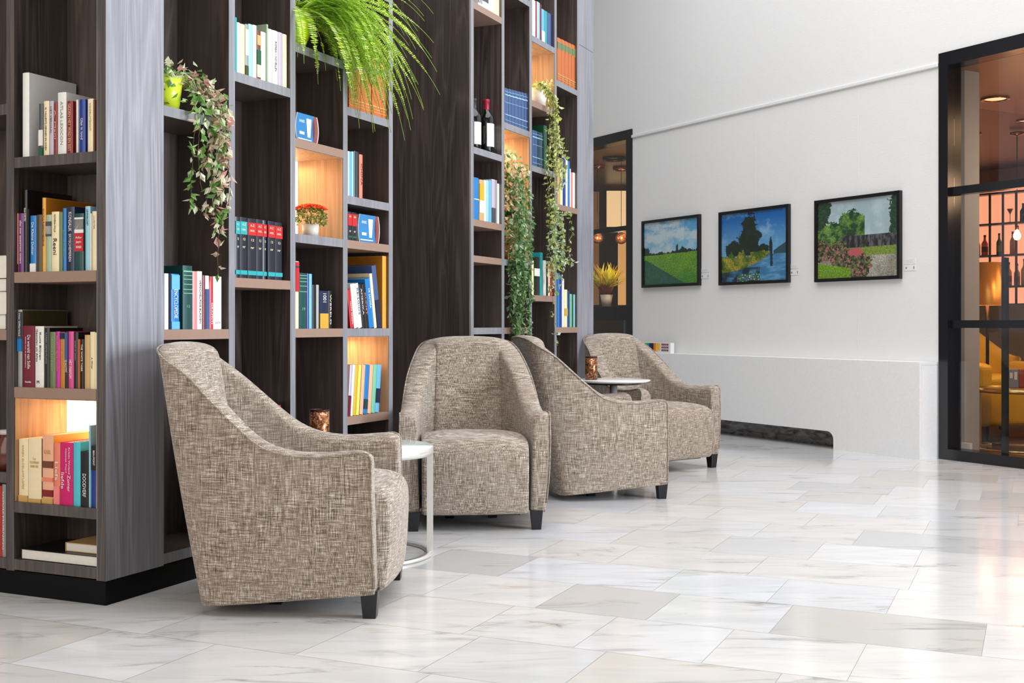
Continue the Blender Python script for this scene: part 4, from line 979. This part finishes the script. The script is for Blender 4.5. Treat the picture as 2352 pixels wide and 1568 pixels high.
def pic2(u, v):
    c = lerp3(srgb(120, 180, 215), srgb(20, 105, 180), (v - .35) / .55)
    if v > .44: c = lerp3(c, srgb(170, 210, 228), nz(u, v, 3, 2) * .8 - .15)
    d = lambda cx, cy, rx, ry: ((u - cx) / rx) ** 2 + ((v - cy) / ry) ** 2 + .55 * nz(u, v, 12, 4)
    dark = mul(srgb(28, 44, 30), .6 + 1.1 * abs(nz(u, v, 18, 6)))
    if v > .36 and (d(.44, .78, .11, .19) < 1 or d(.44, .60, .17, .20) < 1 or d(.44, .45, .15, .12) < 1 or d(.19, .47, .13, .13) < 1 or d(.62, .42, .12, .1) < 1): c = dark
    if abs(u - .76) < .022 * min(1, (.64 - v) * 9) and .36 < v < .62: c = srgb(20, 38, 34)
    if u > .8 and v < .42 + .12 * (u - .8) / .2 and v > .34: c = srgb(50, 80, 90)
    if v < .37:
        c = lerp3(srgb(60, 120, 170), srgb(110, 170, 205), nz(u, v * 4, 5, 7) + .4)
        if abs(u - .77) < .018 + .01 * nz(0, v, 30) and v > .2: c = srgb(20, 50, 60)
        if u < .6 and v < .2: c = lerp3(c, srgb(20, 50, 60), .6 + nz(u, v, 7, 4))
    bank = .39 + .08 * nz(u, 0, 8, 3); low = .14 + .26 * (u / .8) ** 2
    if u < .8 and low < v < max(bank, .42 if .45 < u < .72 else 0): c = lerp3(srgb(70, 110, 25), srgb(175, 160, 50), nz(u, v, 9, 9) * 1.2 + .45); c = mul(c, .6 + .8 * abs(nz(u * 2, v, 15, 3)))
    if v < .12 and .25 < u < .6 and nz(u * .6, v * 2, 22, 1) > 0: c = srgb(60, 110, 50)
    if v < .1 and .25 < u < .6 and nz(u, v * 2, 30, 5) > .42: c = srgb(220, 225, 215)
    return c
def pic3(u, v):
    c = lerp3(srgb(170, 185, 190), srgb(200, 210, 215), nz(u, v, 3, 3) + .5)
    tr = nz(u, v, 7, 2)
    if v > .42 and (u < .16 + .08 * tr or u > .9 + .04 * tr): c = mul(srgb(45, 75, 45), .5 + 1.2 * abs(nz(u, v, 20, 1)))
    if v > .42 and v < .72 + .2 * math.exp(-((u - .42) / .13) ** 2) + .1 * tr and u < .6: c = lerp3(srgb(30, 65, 35), srgb(120, 160, 70), nz(u, v, 11, 4) + .35)
    if .36 < v < .54 and u > .3: c = lerp3(srgb(40, 35, 38), srgb(110, 105, 110), nz(u * 3, v, 10, 6) + .3)
    if v <= .38:
        c = lerp3(srgb(150, 140, 125), srgb(185, 175, 160), nz(u, v, 5, 5) + .5)
        if v > .27: c = srgb(130, 145, 60)
    dd = lambda cx, cy, rx, ry: ((u - cx) / rx) ** 2 + ((v - cy) / ry) ** 2 + .5 * nz(u, v, 10, 9)
    if dd(.28, .28, .14, .2) < 1 or dd(.52, .15, .17, .17) < 1 or dd(.1, .35, .14, .14) < 1:
        c = lerp3(srgb(35, 45, 28), srgb(120, 125, 75), nz(u, v, 24, 3) + .35)
        if nz(u, v, 34, 7) > .38: c = srgb(190, 110, 110)
    if dd(.48, .32, .1, .05) < .9: c = srgb(200, 90, 100)
    if v < .2 - .18 * u and u < .42: c = mul(srgb(125, 160, 40), .8 + .5 * abs(nz(u, v, 20, 2)))
    # pale roof bars of the atrium mirrored in the glass are left to the renderer's own reflections
    return c
PIC = [(1474, 1606, 500, 658, pic1, 'framed photograph of a green meadow under cloudy sky, leftmost of three'),
       (1651, 1811, 478, 652, pic2, 'framed photograph of a big tree beside a pond, between the other two'),
       (1871, 2067, 449, 644, pic3, 'framed photograph of a flower garden with pale light streaks, rightmost of three')]
for x0, x1, yt, yb, fn, lab in PIC:
    r0, r1 = FW.r(x0, .025), FW.r(x1, .025); xm = (x0 + x1) / 2
    zt, zb = FW.z(xm, yt, .025), FW.z(xm, yb, .025); w_, h_ = r1 - r0, zt - zb; b = .024
    root = empty('framed_picture', FW.P(r0, .0, zb), FW.ang); tag(root, lab, 'picture', 'framed landscape photographs')
    m = MB()
    for bx in ((0, b, 0, h_), (w_ - b, w_, 0, h_), (b, w_ - b, 0, b), (b, w_ - b, h_ - b, h_)): m.box(bx[0], bx[1], -.03, -.001, bx[2], bx[3])
    m.build('frame', M_BLACK, root)
    vs, fs, cs = paint(fn, w_ - 2*b, h_ - 2*b, 130, 110); m = MB()
    m.v = [Vector((x + b, -.014, z + b)) for x, z in vs]; m.f = [list(f) for f in fs]; m.m = [0] * len(fs); m.c = cs; m.sm = [False] * len(fs)
    m.box(b, w_ - b, -.0135, -.004, b, h_ - b, 1)
    m.build('print', [M_PRINT, M_BLACK], root)
    m = MB(); m.box(b + .0005, w_ - b - .0005, -.0195, -.0175, b + .0005, h_ - b - .0005); m.build('glazing', M_GLASS, root)
k = 0
for x0, x1, ya, yb, lab in ((1609, 1629, 617, 626, 'upper caption card beside the meadow picture'), (1611, 1629, 628, 640, 'lower caption card beside the meadow picture'),
     (1816, 1834, 607, 617, 'upper caption card beside the pond picture'), (1816, 1835, 619, 632, 'lower caption card beside the pond picture'),
     (2078, 2103, 594, 607, 'upper caption card beside the garden picture'), (2078, 2103, 608, 622, 'lower caption card beside the garden picture')):
    r0, r1 = FW.r(x0), FW.r(x1); zt, zb = FW.z(x0, ya), FW.z(x0, yb)
    m = MB(); m.box(0, r1 - r0, -.003, -.0005, 0, zt - zb); o = m.build('caption_card', plain((.84, .84, .83), .5)); o.location = FW.P(r0, 0, zb); o.rotation_euler = (0, 0, FW.ang)
    tag(o, lab + ' on white wall', 'caption card', 'picture caption cards')
    m = MB(); w_ = r1 - r0; h_ = zt - zb
    if 'lower' in lab: m.box(.01, .022, -.0036, -.003, h_*.3, h_*.62); m.box(w_ - .016, w_ - .008, -.0036, -.003, h_*.25, h_*.7)
    else:
        for j in range(3): m.box(.008, w_ * .8, -.0034, -.003, h_ * (.25 + .22 * j), h_ * (.29 + .22 * j))
    m.build('card_print', plain((.25, .25, .25) if 'lower' in lab else (.6, .6, .6), .6), o)
# colourful leaflet box on the casing
r0, r1 = FW.r(1458, .09), FW.r(1540, .09); z0 = .6455; w_ = r1 - r0; h_ = .09
root = empty('leaflet_box', FW.P(r0, .09, z0), FW.ang); tag(root, 'low white leaflet box with rainbow coloured front standing on the radiator casing', 'leaflet box')
m = MB(); m.box(0, w_, 0, .04, 0, h_); m.build('box_body', M_WHITE, root)
cs = [(235, 170, 60), (240, 190, 80), (20, 20, 60), (200, 40, 50), (235, 50, 40), (60, 180, 60), (20, 150, 120), (20, 30, 110), (10, 15, 40), (230, 120, 30), (250, 190, 60), (250, 190, 70)]
for i, c in enumerate(cs):
    m = MB(); a, b = w_ * .72 * i / 12, w_ * .72 * (i+1) / 12; m.box(a, b, -.002, -.0002, .012 + (.01 if i % 3 == 2 else 0), h_ - .006); m.build('colour_stripe', plain(srgb(*c), .4), root)
m = MB()
for i in range(4):
    for j in range(3): m.box(w_ * .76 + i * w_ * .05, w_ * .76 + i * w_ * .05 + w_ * .035, -.002, -.0002, .015 + j * .025, .032 + j * .025)
m.build('box_print', plain(srgb(120, 40, 60), .5), root)
# ------------------------------------------------------------------ glazed openings
def bar(m, F, r0, r1, o0, o1, z0, z1): m.fbox(F, r0, r1, o0, o1, z0, z1)
def window(name, r0, r1, rails, muls, jamb, head=.10):
    m = MB(); m.fbox(FW, r0, r0 + jamb[0], -.12, .012, 0, WH); m.fbox(FW, r1 - jamb[1], r1, -.12, .012, 0, WH); m.fbox(FW, r0 + jamb[0], r1 - jamb[1], -.12, .012, WH - head, WH)
    m.fbox(FW, r0 + jamb[0], r1 - jamb[1], -.12, .012, .0, .07)
    f = struct(m.build(name, M_BLACKM))
    for (z0, z1) in rails:
        m = MB(); m.fbox(FW, r0 + jamb[0] + .0005, r1 - jamb[1] - .0005, -.085, -.015, z0, z1); m.build('rail', M_BLACKM, f)
    for (a, b) in muls:
        m = MB(); m.fbox(FW, a, b, -.0845, -.0155, .0705, WH - head - .0005); m.build('mullion', M_BLACKM, f)
    m = MB(); m.fbox(FW, r0 + jamb[0] + .001, r1 - jamb[1] - .001, -.054, -.048, .071, WH - head - .001); m.build('pane', M_GLASS, f)
    return f
zr = lambda px, py: FW.z(px, py)
window('window_1', .002, 2.28, [(zr(2260, 753), zr(2260, 735)), (zr(2250, 440), zr(2250, 421))], [(1.25, 1.31)], (.075, .08), .09)
rl = FW.r(1453) - .002
window('window_2', rl - 1.68, rl, [(zr(1400, 533), zr(1400, 522)), (zr(1400, 735), zr(1400, 704))], [], (.08, .085), .09)
# blind frame stile beside the first pane and the upright pull bar
p = at(2263, 745, 7.52)
m = MB(); m.fbox(FW, .352, .386, -.20, -.165, .02, 1.33); o = m.build('door_pull_bar', M_BLACKM, bevel=.003)
tag(o, 'upright black bar behind the right glazing, in front of the copper lamp', 'bar')
# ------------------------------------------------------------------ the lounge behind the right glazing
FB = Face(*at(2300, 745, 13.0).xy, -51)       # back-lit bottle wall
def inb(px, py, Y): return at(px, py, Y)
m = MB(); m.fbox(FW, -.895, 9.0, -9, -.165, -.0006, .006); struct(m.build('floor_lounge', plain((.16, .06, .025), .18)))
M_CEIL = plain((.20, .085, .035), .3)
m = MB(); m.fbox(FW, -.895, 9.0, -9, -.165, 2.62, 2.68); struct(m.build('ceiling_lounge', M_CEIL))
# pier and dark curtain strip just inside
m = MB(); ra, rb = FW.r(2199, -.3), FW.r(2227, -.3); m.fbox(FW, ra - .10, rb, -.40, -.25, .0065, 2.62); struct(m.build('wall_pier', plain((.42, .41, .40), .9)))
m = MB(); m.fbox(FW, ra - .10, FW.r(2229, -.23), -.249, -.225, .0065, .095); struct(m.build('baseboard_pier', M_WHITE))
q0, q1 = at(2215, 745, 8.9), at(2246, 745, 8.9)
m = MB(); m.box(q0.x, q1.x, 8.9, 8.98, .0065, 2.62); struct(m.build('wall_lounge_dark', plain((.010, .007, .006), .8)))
# grey lower wall and backlit upper panel
rB0, rB1 = FB.r(2225), FB.r(2480)
zB = lambda py: FB.z(2300, py)
m = MB(); m.fbox(FB, rB0 - 1, rB1 + 1.5, -.3, -.12, zB(697), zB(425)); struct(m.build('wall_backlit', plain((.9, .45, .3), .6, 0, .5, (1, .36, .20), 1.05)))
m = MB(); m.fbox(FB, rB0 - 1, rB1 + 1.5, -.3, -.0, 0.0065, zB(699)); struct(m.build('wall_counter', plain((.30, .25, .21), .8)))
m = MB(); m.fbox(FB, rB0 - 1, rB1 + 1.5, -.3, -.0, zB(425), 2.62); struct(m.build('wall_lounge_top', plain((.28, .09, .04), .6)))
rk = empty('bottle_rack', FB.P((rB0 + rB1) / 2, -.06, zB(697))); tag(rk, 'black metal grid rack of bottles against the glowing wall', 'rack')
for py in (440, 511, 584, 656, 697):
    m = MB(); m.fbox(FB, rB0 - .9, rB1 + 1.4, -.119, -.002, zB(py) - .022, zB(py)); world_to(m.build('rack_shelf', M_BLACK), rk)
r = FB.r(2273); dr = FB.r(2303) - r
for i in range(-1, 9):
    m = MB(); m.fbox(FB, r + dr * i - .012, r + dr * i + .012, -.012, -.0, zB(697), zB(440)); world_to(m.build('rack_upright', M_BLACK), rk)
def barbottle(px, py, h, r_, col, lab, slim=False, rough=.1, lc=None, kind='bottle'):
    p = FB.P(FB.r(px, -.06), -.06, zB(py) + .0005); root = empty(kind, p, FB.ang)
    tag(root, lab, kind, 'bottles on the glowing rack')
    pr = [(0, 0), (r_, 0), (r_, h * .58), (r_ * .4, h * .74), (r_ * .34, h * .97), (0, h)]
    m = MB(); m.lathe(pr, 20); m.build('glass_body', plain(col, rough, 0, .7), root)
    m = MB(); m.lathe([(r_ * .4, h * .9), (r_ * .4, h * 1.0), (0, h * 1.0)], 14); m.build('cap', plain((.03, .02, .02), .4), root)
    if lc: m = MB(); m.lathe([(r_ * 1.02, h * .15), (r_ * 1.02, h * .42)], 20); m.build('label', plain(lc, .6), root)
barbottle(2262, 584, .23, .036, (.9, .12, .05), 'red bottle with dark cap at left of second rack shelf', lc=(.1, .02, .02))
barbottle(2295, 584, .24, .030, (.10, .25, .03), 'green bottle on the second rack shelf', lc=(.3, .4, .1))
barbottle(2326, 584, .25, .030, (.75, .33, .2), 'clear bottle with dark stopper right of the green bottle')
barbottle(2350, 511, .20, .034, (.02, .015, .02), 'black bottle on the top rack shelf at frame edge')
barbottle(2248, 584, .20, .018, (.55, .12, .05), 'small amber bottle left of the red bottle')
barbottle(2317, 656, .26, .034, (.85, .5, .38), 'clear bottle with blue label on third rack shelf', lc=(.25, .15, .2))
barbottle(2336, 656, .24, .032, (.85, .5, .38), 'clear bottle with white label on third rack shelf', lc=(.4, .3, .45))
barbottle(2353, 656, .29, .036, (.75, .5, .05), 'golden bottle on third rack shelf at frame edge')
p = FB.P(FB.r(2320, -.06), -.06, zB(511) + .0005); root = empty('cocktail_glass', p); tag(root, 'cocktail glass silhouetted on the top rack shelf', 'glass')
m = MB(); m.lathe([(0, 0), (.03, 0), (.03, .004), (.004, .008), (.004, .09), (.035, .15), (.034, .15)], 20); m.build('glass_bowl', plain((.35, .12, .08), .2), root)
# ceiling lights, pendant
for px, Y, sz, lab in ((2286, 8.95, .105, 'large round copper ring downlight, nearest in lounge ceiling'), (2236, 10.6, .07, 'small bright downlight left in lounge ceiling'), (2352, 9.9, .06, 'small downlight at right frame edge')):
    x = (px - 1176) / FOC * Y; root = empty('ceiling_downlight', (x, Y, 2.6195)); tag(root, lab, 'ceiling light', 'lounge downlights')
    m = MB(); m.lathe([(sz * .75, 0), (sz, 0), (sz, -.012), (sz * .75, -.006), (sz * .75, 0)], 40); m.build('ring', M_COPPER, root)
    m = MB(); m.lathe([(0, -.002), (sz * .74, -.002), (sz * .74, -.0005), (0, -.0005)], 32); m.build('lamp', plain((1, .7, .45), .5, 0, .5, (1, .5, .25), 1.6), root)
Yp = 10.4; x = (2336 - 1176) / FOC * Yp; zb_ = at(2336, 540, Yp).z
root = empty('pendant_lamp', (x, Yp, zb_)); tag(root, 'bare glowing bulb on a thin cord before the bottle rack', 'pendant lamp')
m = MB(); m.tube([(0, 0, .06), (0, 0, 2.60 - zb_)], .004, 6); m.build('cord', M_BLACK, root)
m = MB(); m.lathe([(0, -.045), (.02, -.038), (.032, -.015), (.03, .01), (.016, .035), (.014, .045), (0, .045)], 24); m.build('bulb', plain((1, .8, .5), .3, 0, .5, (1, .62, .3), 14), root)
m = MB(); m.lathe([(0, .046), (.015, .046), (.015, .085), (0, .085)], 16); m.build('socket', M_COPPER, root)
m = MB(); zc = 2.6 - zb_; m.lathe([(0, zc), (.06, zc), (.06, zc - .02), (0, zc - .03)], 24); m.build('canopy', M_COPPER, root)
point('bulb_glow', (x, Yp - .05, zb_ - .1), 4, (1, .45, .2), .12)
# copper table lamp
Yl = 8.75; p = at(2268, 745, Yl); sc = FOC / Yl
root = empty('floor_lamp', (p.x, Yl, .0065)); tag(root, 'floor lamp with conical copper shade behind the black bar', 'lamp')
z0, z1 = at(0, 703, Yl).z, at(0, 605, Yl).z
m = MB(); m.lathe([(43 / sc, z0), (31 / sc, z1), (30 / sc, z1), (42 / sc, z0), (43 / sc, z0)], 48); m.build('lamp_shade', plain((.80, .34, .07), .32, .55), root)
m = MB(); m.lathe([(0, .02), (.012, .02), (.012, z1 - .03), (0, z1 - .03)], 16); m.build('pole', M_BLACK, root)
m = MB(); m.lathe([(0, 0), (.13, 0), (.13, .015), (.02, .02), (0, .02)], 32); m.build('base', M_BLACK, root)
m = MB(); m.lathe([(0, z0 + .06), (.035, z0 + .1), (.03, z0 + .15), (0, z0 + .17)], 16); m.build('bulb', plain((1, .8, .5), .3, 0, .5, (1, .65, .35), 10), root)
point('lampshade_fill', (p.x + .35, Yl - .75, 1.9), 9, (1, .62, .32), .08)  # unseen fill added in front to brighten the copper shade
point('lamp_glow', (p.x, Yl, z0 + .05), 10, (1, .62, .32), .03)
# yellow armchair
def yellow_chair():
    Y = 9.15; p = at(2262, 745, Y); root = empty('yellow_armchair', (p.x, Y, .0065), math.radians(20)); tag(root, 'mustard yellow velvet armchair behind the right glazing', 'armchair')
    M = plain((.62, .38, .015), .6); Md = plain((.10, .03, .015), .5)
    m = MB(); m.box(-.30, .30, -.33, .30, .12, .50); m.build('seat', M, root, bevel=.04, seg=4)
    pts = []; m = MB(); n = 20
    vs = []
    for i in range(n + 1):
        a = math.pi * i / n; x, y = .36 * math.cos(a), .02 + .34 * math.sin(a); h = .62 + .29 * math.sin(a) ** 2
        for (rr, z) in ((1, .10), (1.05, h), (.98, h + .02), (.88, h), (.85, .10)): vs.append((x * rr, y * rr, z))
    fs = [(i*5+j, i*5+(j+1) % 5, (i+1)*5+(j+1) % 5, (i+1)*5+j) for i in range(n) for j in range(5)] + [tuple(range(5)), tuple(n*5+j for j in range(5))]
    m.add(vs, fs, 0, None, None, True); m.build('backrest', M, root, sub=1)
    for x, y in ((-.26, -.28), (.26, -.28), (-.26, .26), (.26, .26)): m = MB(); m.lathe([(0, 0), (.014, 0), (.02, .13), (0, .13)], 12, (x, y, 0)); m.build('leg', Md, root)
    # arm rolls
    for s in (-1, 1): m = MB(); m.box(s * .30 - .07, s * .30 + .07, -.36, .05, .12, .60); m.build('arm', M, root, bevel=.05, seg=4)
yellow_chair()
root = empty('brown_ottoman', at(2306, 745, 10.1).xy.to_3d() + Vector((0, 0, .0065))); tag(root, 'dark brown leather armchair block behind the brass table', 'seat')
m = MB(); m.box(-.13, .30, -.2, .2, .10, .42); m.build('cushion', plain((.08, .018, .008), .5), root, bevel=.03)
for x in (-.08, .24): m = MB(); m.box(x - .02, x + .02, -.17, -.13, 0, .10); m.build('leg', M_BLACK, root)
# brass table with display
Yt = 8.35; p = at(2345, 745, Yt); R_ = (2345 - 2247) / FOC * Yt; zt = at(0, 893, Yt).z
root = empty('brass_table', (p.x, Yt, .0065)); tag(root, 'round brass-framed coffee table behind the right glazing', 'coffee table')
m = MB(); m.lathe([(0, zt - .012), (R_ - .006, zt - .012), (R_ - .006, zt), (0, zt)], 48); m.build('table_top', plain((.45, .22, .08), .1), root)
m = MB(); m.lathe([(R_ - .005, zt - .03), (R_, zt - .03), (R_, zt + .002), (R_ - .005, zt + .002), (R_ - .005, zt - .03)], 48); m.build('rim', M_BRASS, root)
m = MB(); m.lathe([(R_ - .015, 0), (R_, 0), (R_, .012), (R_ - .015, .012), (R_ - .015, 0)], 48); m.build('base_ring', M_BRASS, root)
for a in (182, 255, 330, 60): q = math.radians(a); m = MB(); m.box(-.008, .008, -.006, .006, .012, zt - .03, 0, Matrix.Translation(((R_ - .008) * math.cos(q), (R_ - .008) * math.sin(q), 0))); m.build('leg', M_BRASS, root)
root = empty('printed_card_holder', (at(2316, 745, Yt - .05).x, Yt - .05, zt + .0085)); tag(root, 'grey and red printed card holder on the brass table', 'card holder')
m = MB(); m.box(0, .075, 0, .05, 0, .135); m.build('body', plain((.20, .22, .26), .35), root, bevel=.005)
m = MB(); m.box(.076, .13, 0, .05, 0, .135); m.build('red_edge', plain((.30, .05, .03), .35), root, bevel=.01)
m = MB(); m.box(.01, .03, -.002, -.0003, .07, .11); m.box(.042, .062, -.002, -.0003, .06, .115); m.build('card_print', plain((.7, .62, .5), .4), root)
area('lounge_light', FW.P(1.4, -2.2, 2.55), (0, 0, 0), 1.5, 2.5, 60, (1, .58, .3))
point('lounge_glow', FW.P(.9, -.9, 1.9), 10, (1, .6, .35), .15)
# ------------------------------------------------------------------ the room behind the far glazing
FC = Face(*FW.P(0, -3.2, 0).xy, -59.8)
m = MB(); m.fbox(FW, -9, -.9, -6, -.165, -.0006, .006); struct(m.build('floor_far_lounge', plain((.10, .045, .02), .3)))
m = MB(); m.fbox(FW, -9, -.9, -6, -.165, 2.62, 2.68); struct(m.build('ceiling_far_lounge', plain((.16, .075, .03), .35)))
Yk = 14.5
def slab(name, x0, x1, y0, y1, Y, mat, th=.05):
    a, b = at(x0, y1, Y), at(x1, y0, Y); m = MB(); m.box(a.x, b.x, Y, Y + th, max(.007, a.z), min(2.615, b.z)); return m.build(name, mat)
struct(slab('wall_far_lounge', 1300, 1500, 300, 1000, 15.2, plain((.03, .018, .014), .8), .1))
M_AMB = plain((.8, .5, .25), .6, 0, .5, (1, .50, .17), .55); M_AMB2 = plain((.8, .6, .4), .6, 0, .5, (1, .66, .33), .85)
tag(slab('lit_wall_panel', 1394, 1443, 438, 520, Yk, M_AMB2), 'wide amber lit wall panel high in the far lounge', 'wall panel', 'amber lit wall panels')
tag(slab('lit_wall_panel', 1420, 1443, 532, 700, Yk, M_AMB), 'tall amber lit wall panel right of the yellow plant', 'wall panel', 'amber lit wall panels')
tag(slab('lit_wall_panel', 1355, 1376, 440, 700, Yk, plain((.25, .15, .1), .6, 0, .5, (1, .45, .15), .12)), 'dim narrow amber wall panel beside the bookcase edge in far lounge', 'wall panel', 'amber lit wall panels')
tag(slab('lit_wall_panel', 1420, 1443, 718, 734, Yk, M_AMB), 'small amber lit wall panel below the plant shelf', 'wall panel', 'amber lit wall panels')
for px, Y, sz, lab in ((1375, 12.7, .07, 'copper downlight at the bookcase edge in far lounge ceiling'), (1428, 12.9, .10, 'copper crackle downlight in far lounge ceiling'), (1412, 12.1, .13, 'wide dark ceiling vent ring in far lounge')):
    x = (px - 1176) / FOC * Y; root = empty('ceiling_downlight', (x, Y, 2.6195)); tag(root, lab, 'ceiling light', 'far lounge downlights')
    m = MB(); m.lathe([(sz * .7, 0), (sz, 0), (sz * .95, -.03), (sz * .7, -.02), (sz * .7, 0)], 32); m.build('ring', M_COPPER if sz < .12 else M_BLACK, root)
    if sz < .12: m = MB(); m.lathe([(0, -.012), (sz * .69, -.012), (sz * .69, -.0005), (0, -.0005)], 24); m.build('lamp', plain((1, .6, .35), .5, 0, .5, (1, .42, .18), 1.6), root)
def ball(px, py, Y, r_, lab):
    p = at(px, py, Y); root = empty('pendant_lamp', p); tag(root, lab, 'pendant lamp', 'copper ball pendants')
    m = MB(); m.lathe([(r_ * math.sin(a), -r_ * math.cos(a)) for a in [math.pi * i / 14 for i in range(15)]], 24); m.build('ball', M_MOS, root)
    m = MB(); m.tube([(0, 0, r_), (0, 0, 2.615 - p.z)], .003, 6); m.build('cord', M_BLACK, root)
    point('pendant_glow', (p.x, p.y - r_ - .1, p.z), 4, (1, .5, .25), .05)
ball(1427, 547, 12.3, .062, 'copper crackle ball pendant behind the far glazing, fully visible')
ball(1372, 547, 12.3, .055, 'copper crackle ball pendant half hidden by the bookcase edge')
# plant on its shelf
Ys = 11.9; zsh = at(0, 704, Ys).z
a, b = at(1340, 0, Ys), at(1446, 0, Ys)
m = MB(); m.box(a.x, b.x, Ys - .12, Ys + .15, zsh - .05, zsh); m.box(a.x, a.x + .04, Ys - .1, Ys + .12, .0065, zsh - .05); m.box(b.x - .05, b.x, Ys - .1, Ys + .12, .0065, zsh - .05)
o = m.build('plant_shelf', M_BLACK); tag(o, 'black shelf behind the far glazing carrying the yellow plant', 'shelf')
pc = at(1393, 704, Ys); pc.z = zsh + .0006
root = empty('potted_croton', pc); tag(root, 'yellow-leaved red-stemmed plant in white pot behind the far glazing', 'potted plant')
pot(root, (0, 0, 0), .045, .065, .12, plain((.75, .62, .52), .5))
ml, ms = MB(), MB()
for i in range(46):
    a = random.uniform(0, 6.28); t = random.uniform(.1, .75); d = Vector((math.cos(a) * t, math.sin(a) * t, 1)).normalized()
    base = pc + Vector((math.cos(a) * .03, math.sin(a) * .03, .10)); e = base + d * random.uniform(.10, .17)
    ms.tube([base, (base + e) / 2 + rv(.005), e], .004, 5, col=(.45, .05, .02))
    for k in range(3):
        dd = (d + rv(.7)).normalized(); leaf(ml, e, dd, Vector((0, 0, 1)) + rv(.2), random.uniform(.13, .24), .028, random.choice([(.85, .75, .03), (.75, .72, .08), (.9, .65, .03), (.5, .55, .05)]))
fin(root, ml, ms)
point('plant_spot', pc + Vector((.1, -.35, .45)), 5, (1, .85, .6), .03)
area('far_lounge_light', FW.P(-4.2, -1.6, 2.55), (0, 0, 0), 1.2, 1.2, 12, (1, .6, .32))
# brown jar on shelf at the left frame edge
root = empty('brown_jar', FL.P(-.48, -.06, lev(-2.5) + .0005)); tag(root, 'brown glazed jar at the left frame edge, bookcase end', 'jar')
m = MB(); m.lathe([(0, 0), (.035, 0), (.05, .03), (.05, .08), (.03, .11), (.03, .12), (0, .12)], 28); m.build('jar_body', plain((.12, .03, .015), .2), root)
m = MB(); m.lathe([(0, .1205), (.032, .1205), (.032, .135), (0, .137)], 24); m.build('lid', plain((.6, .58, .55), .4), root)
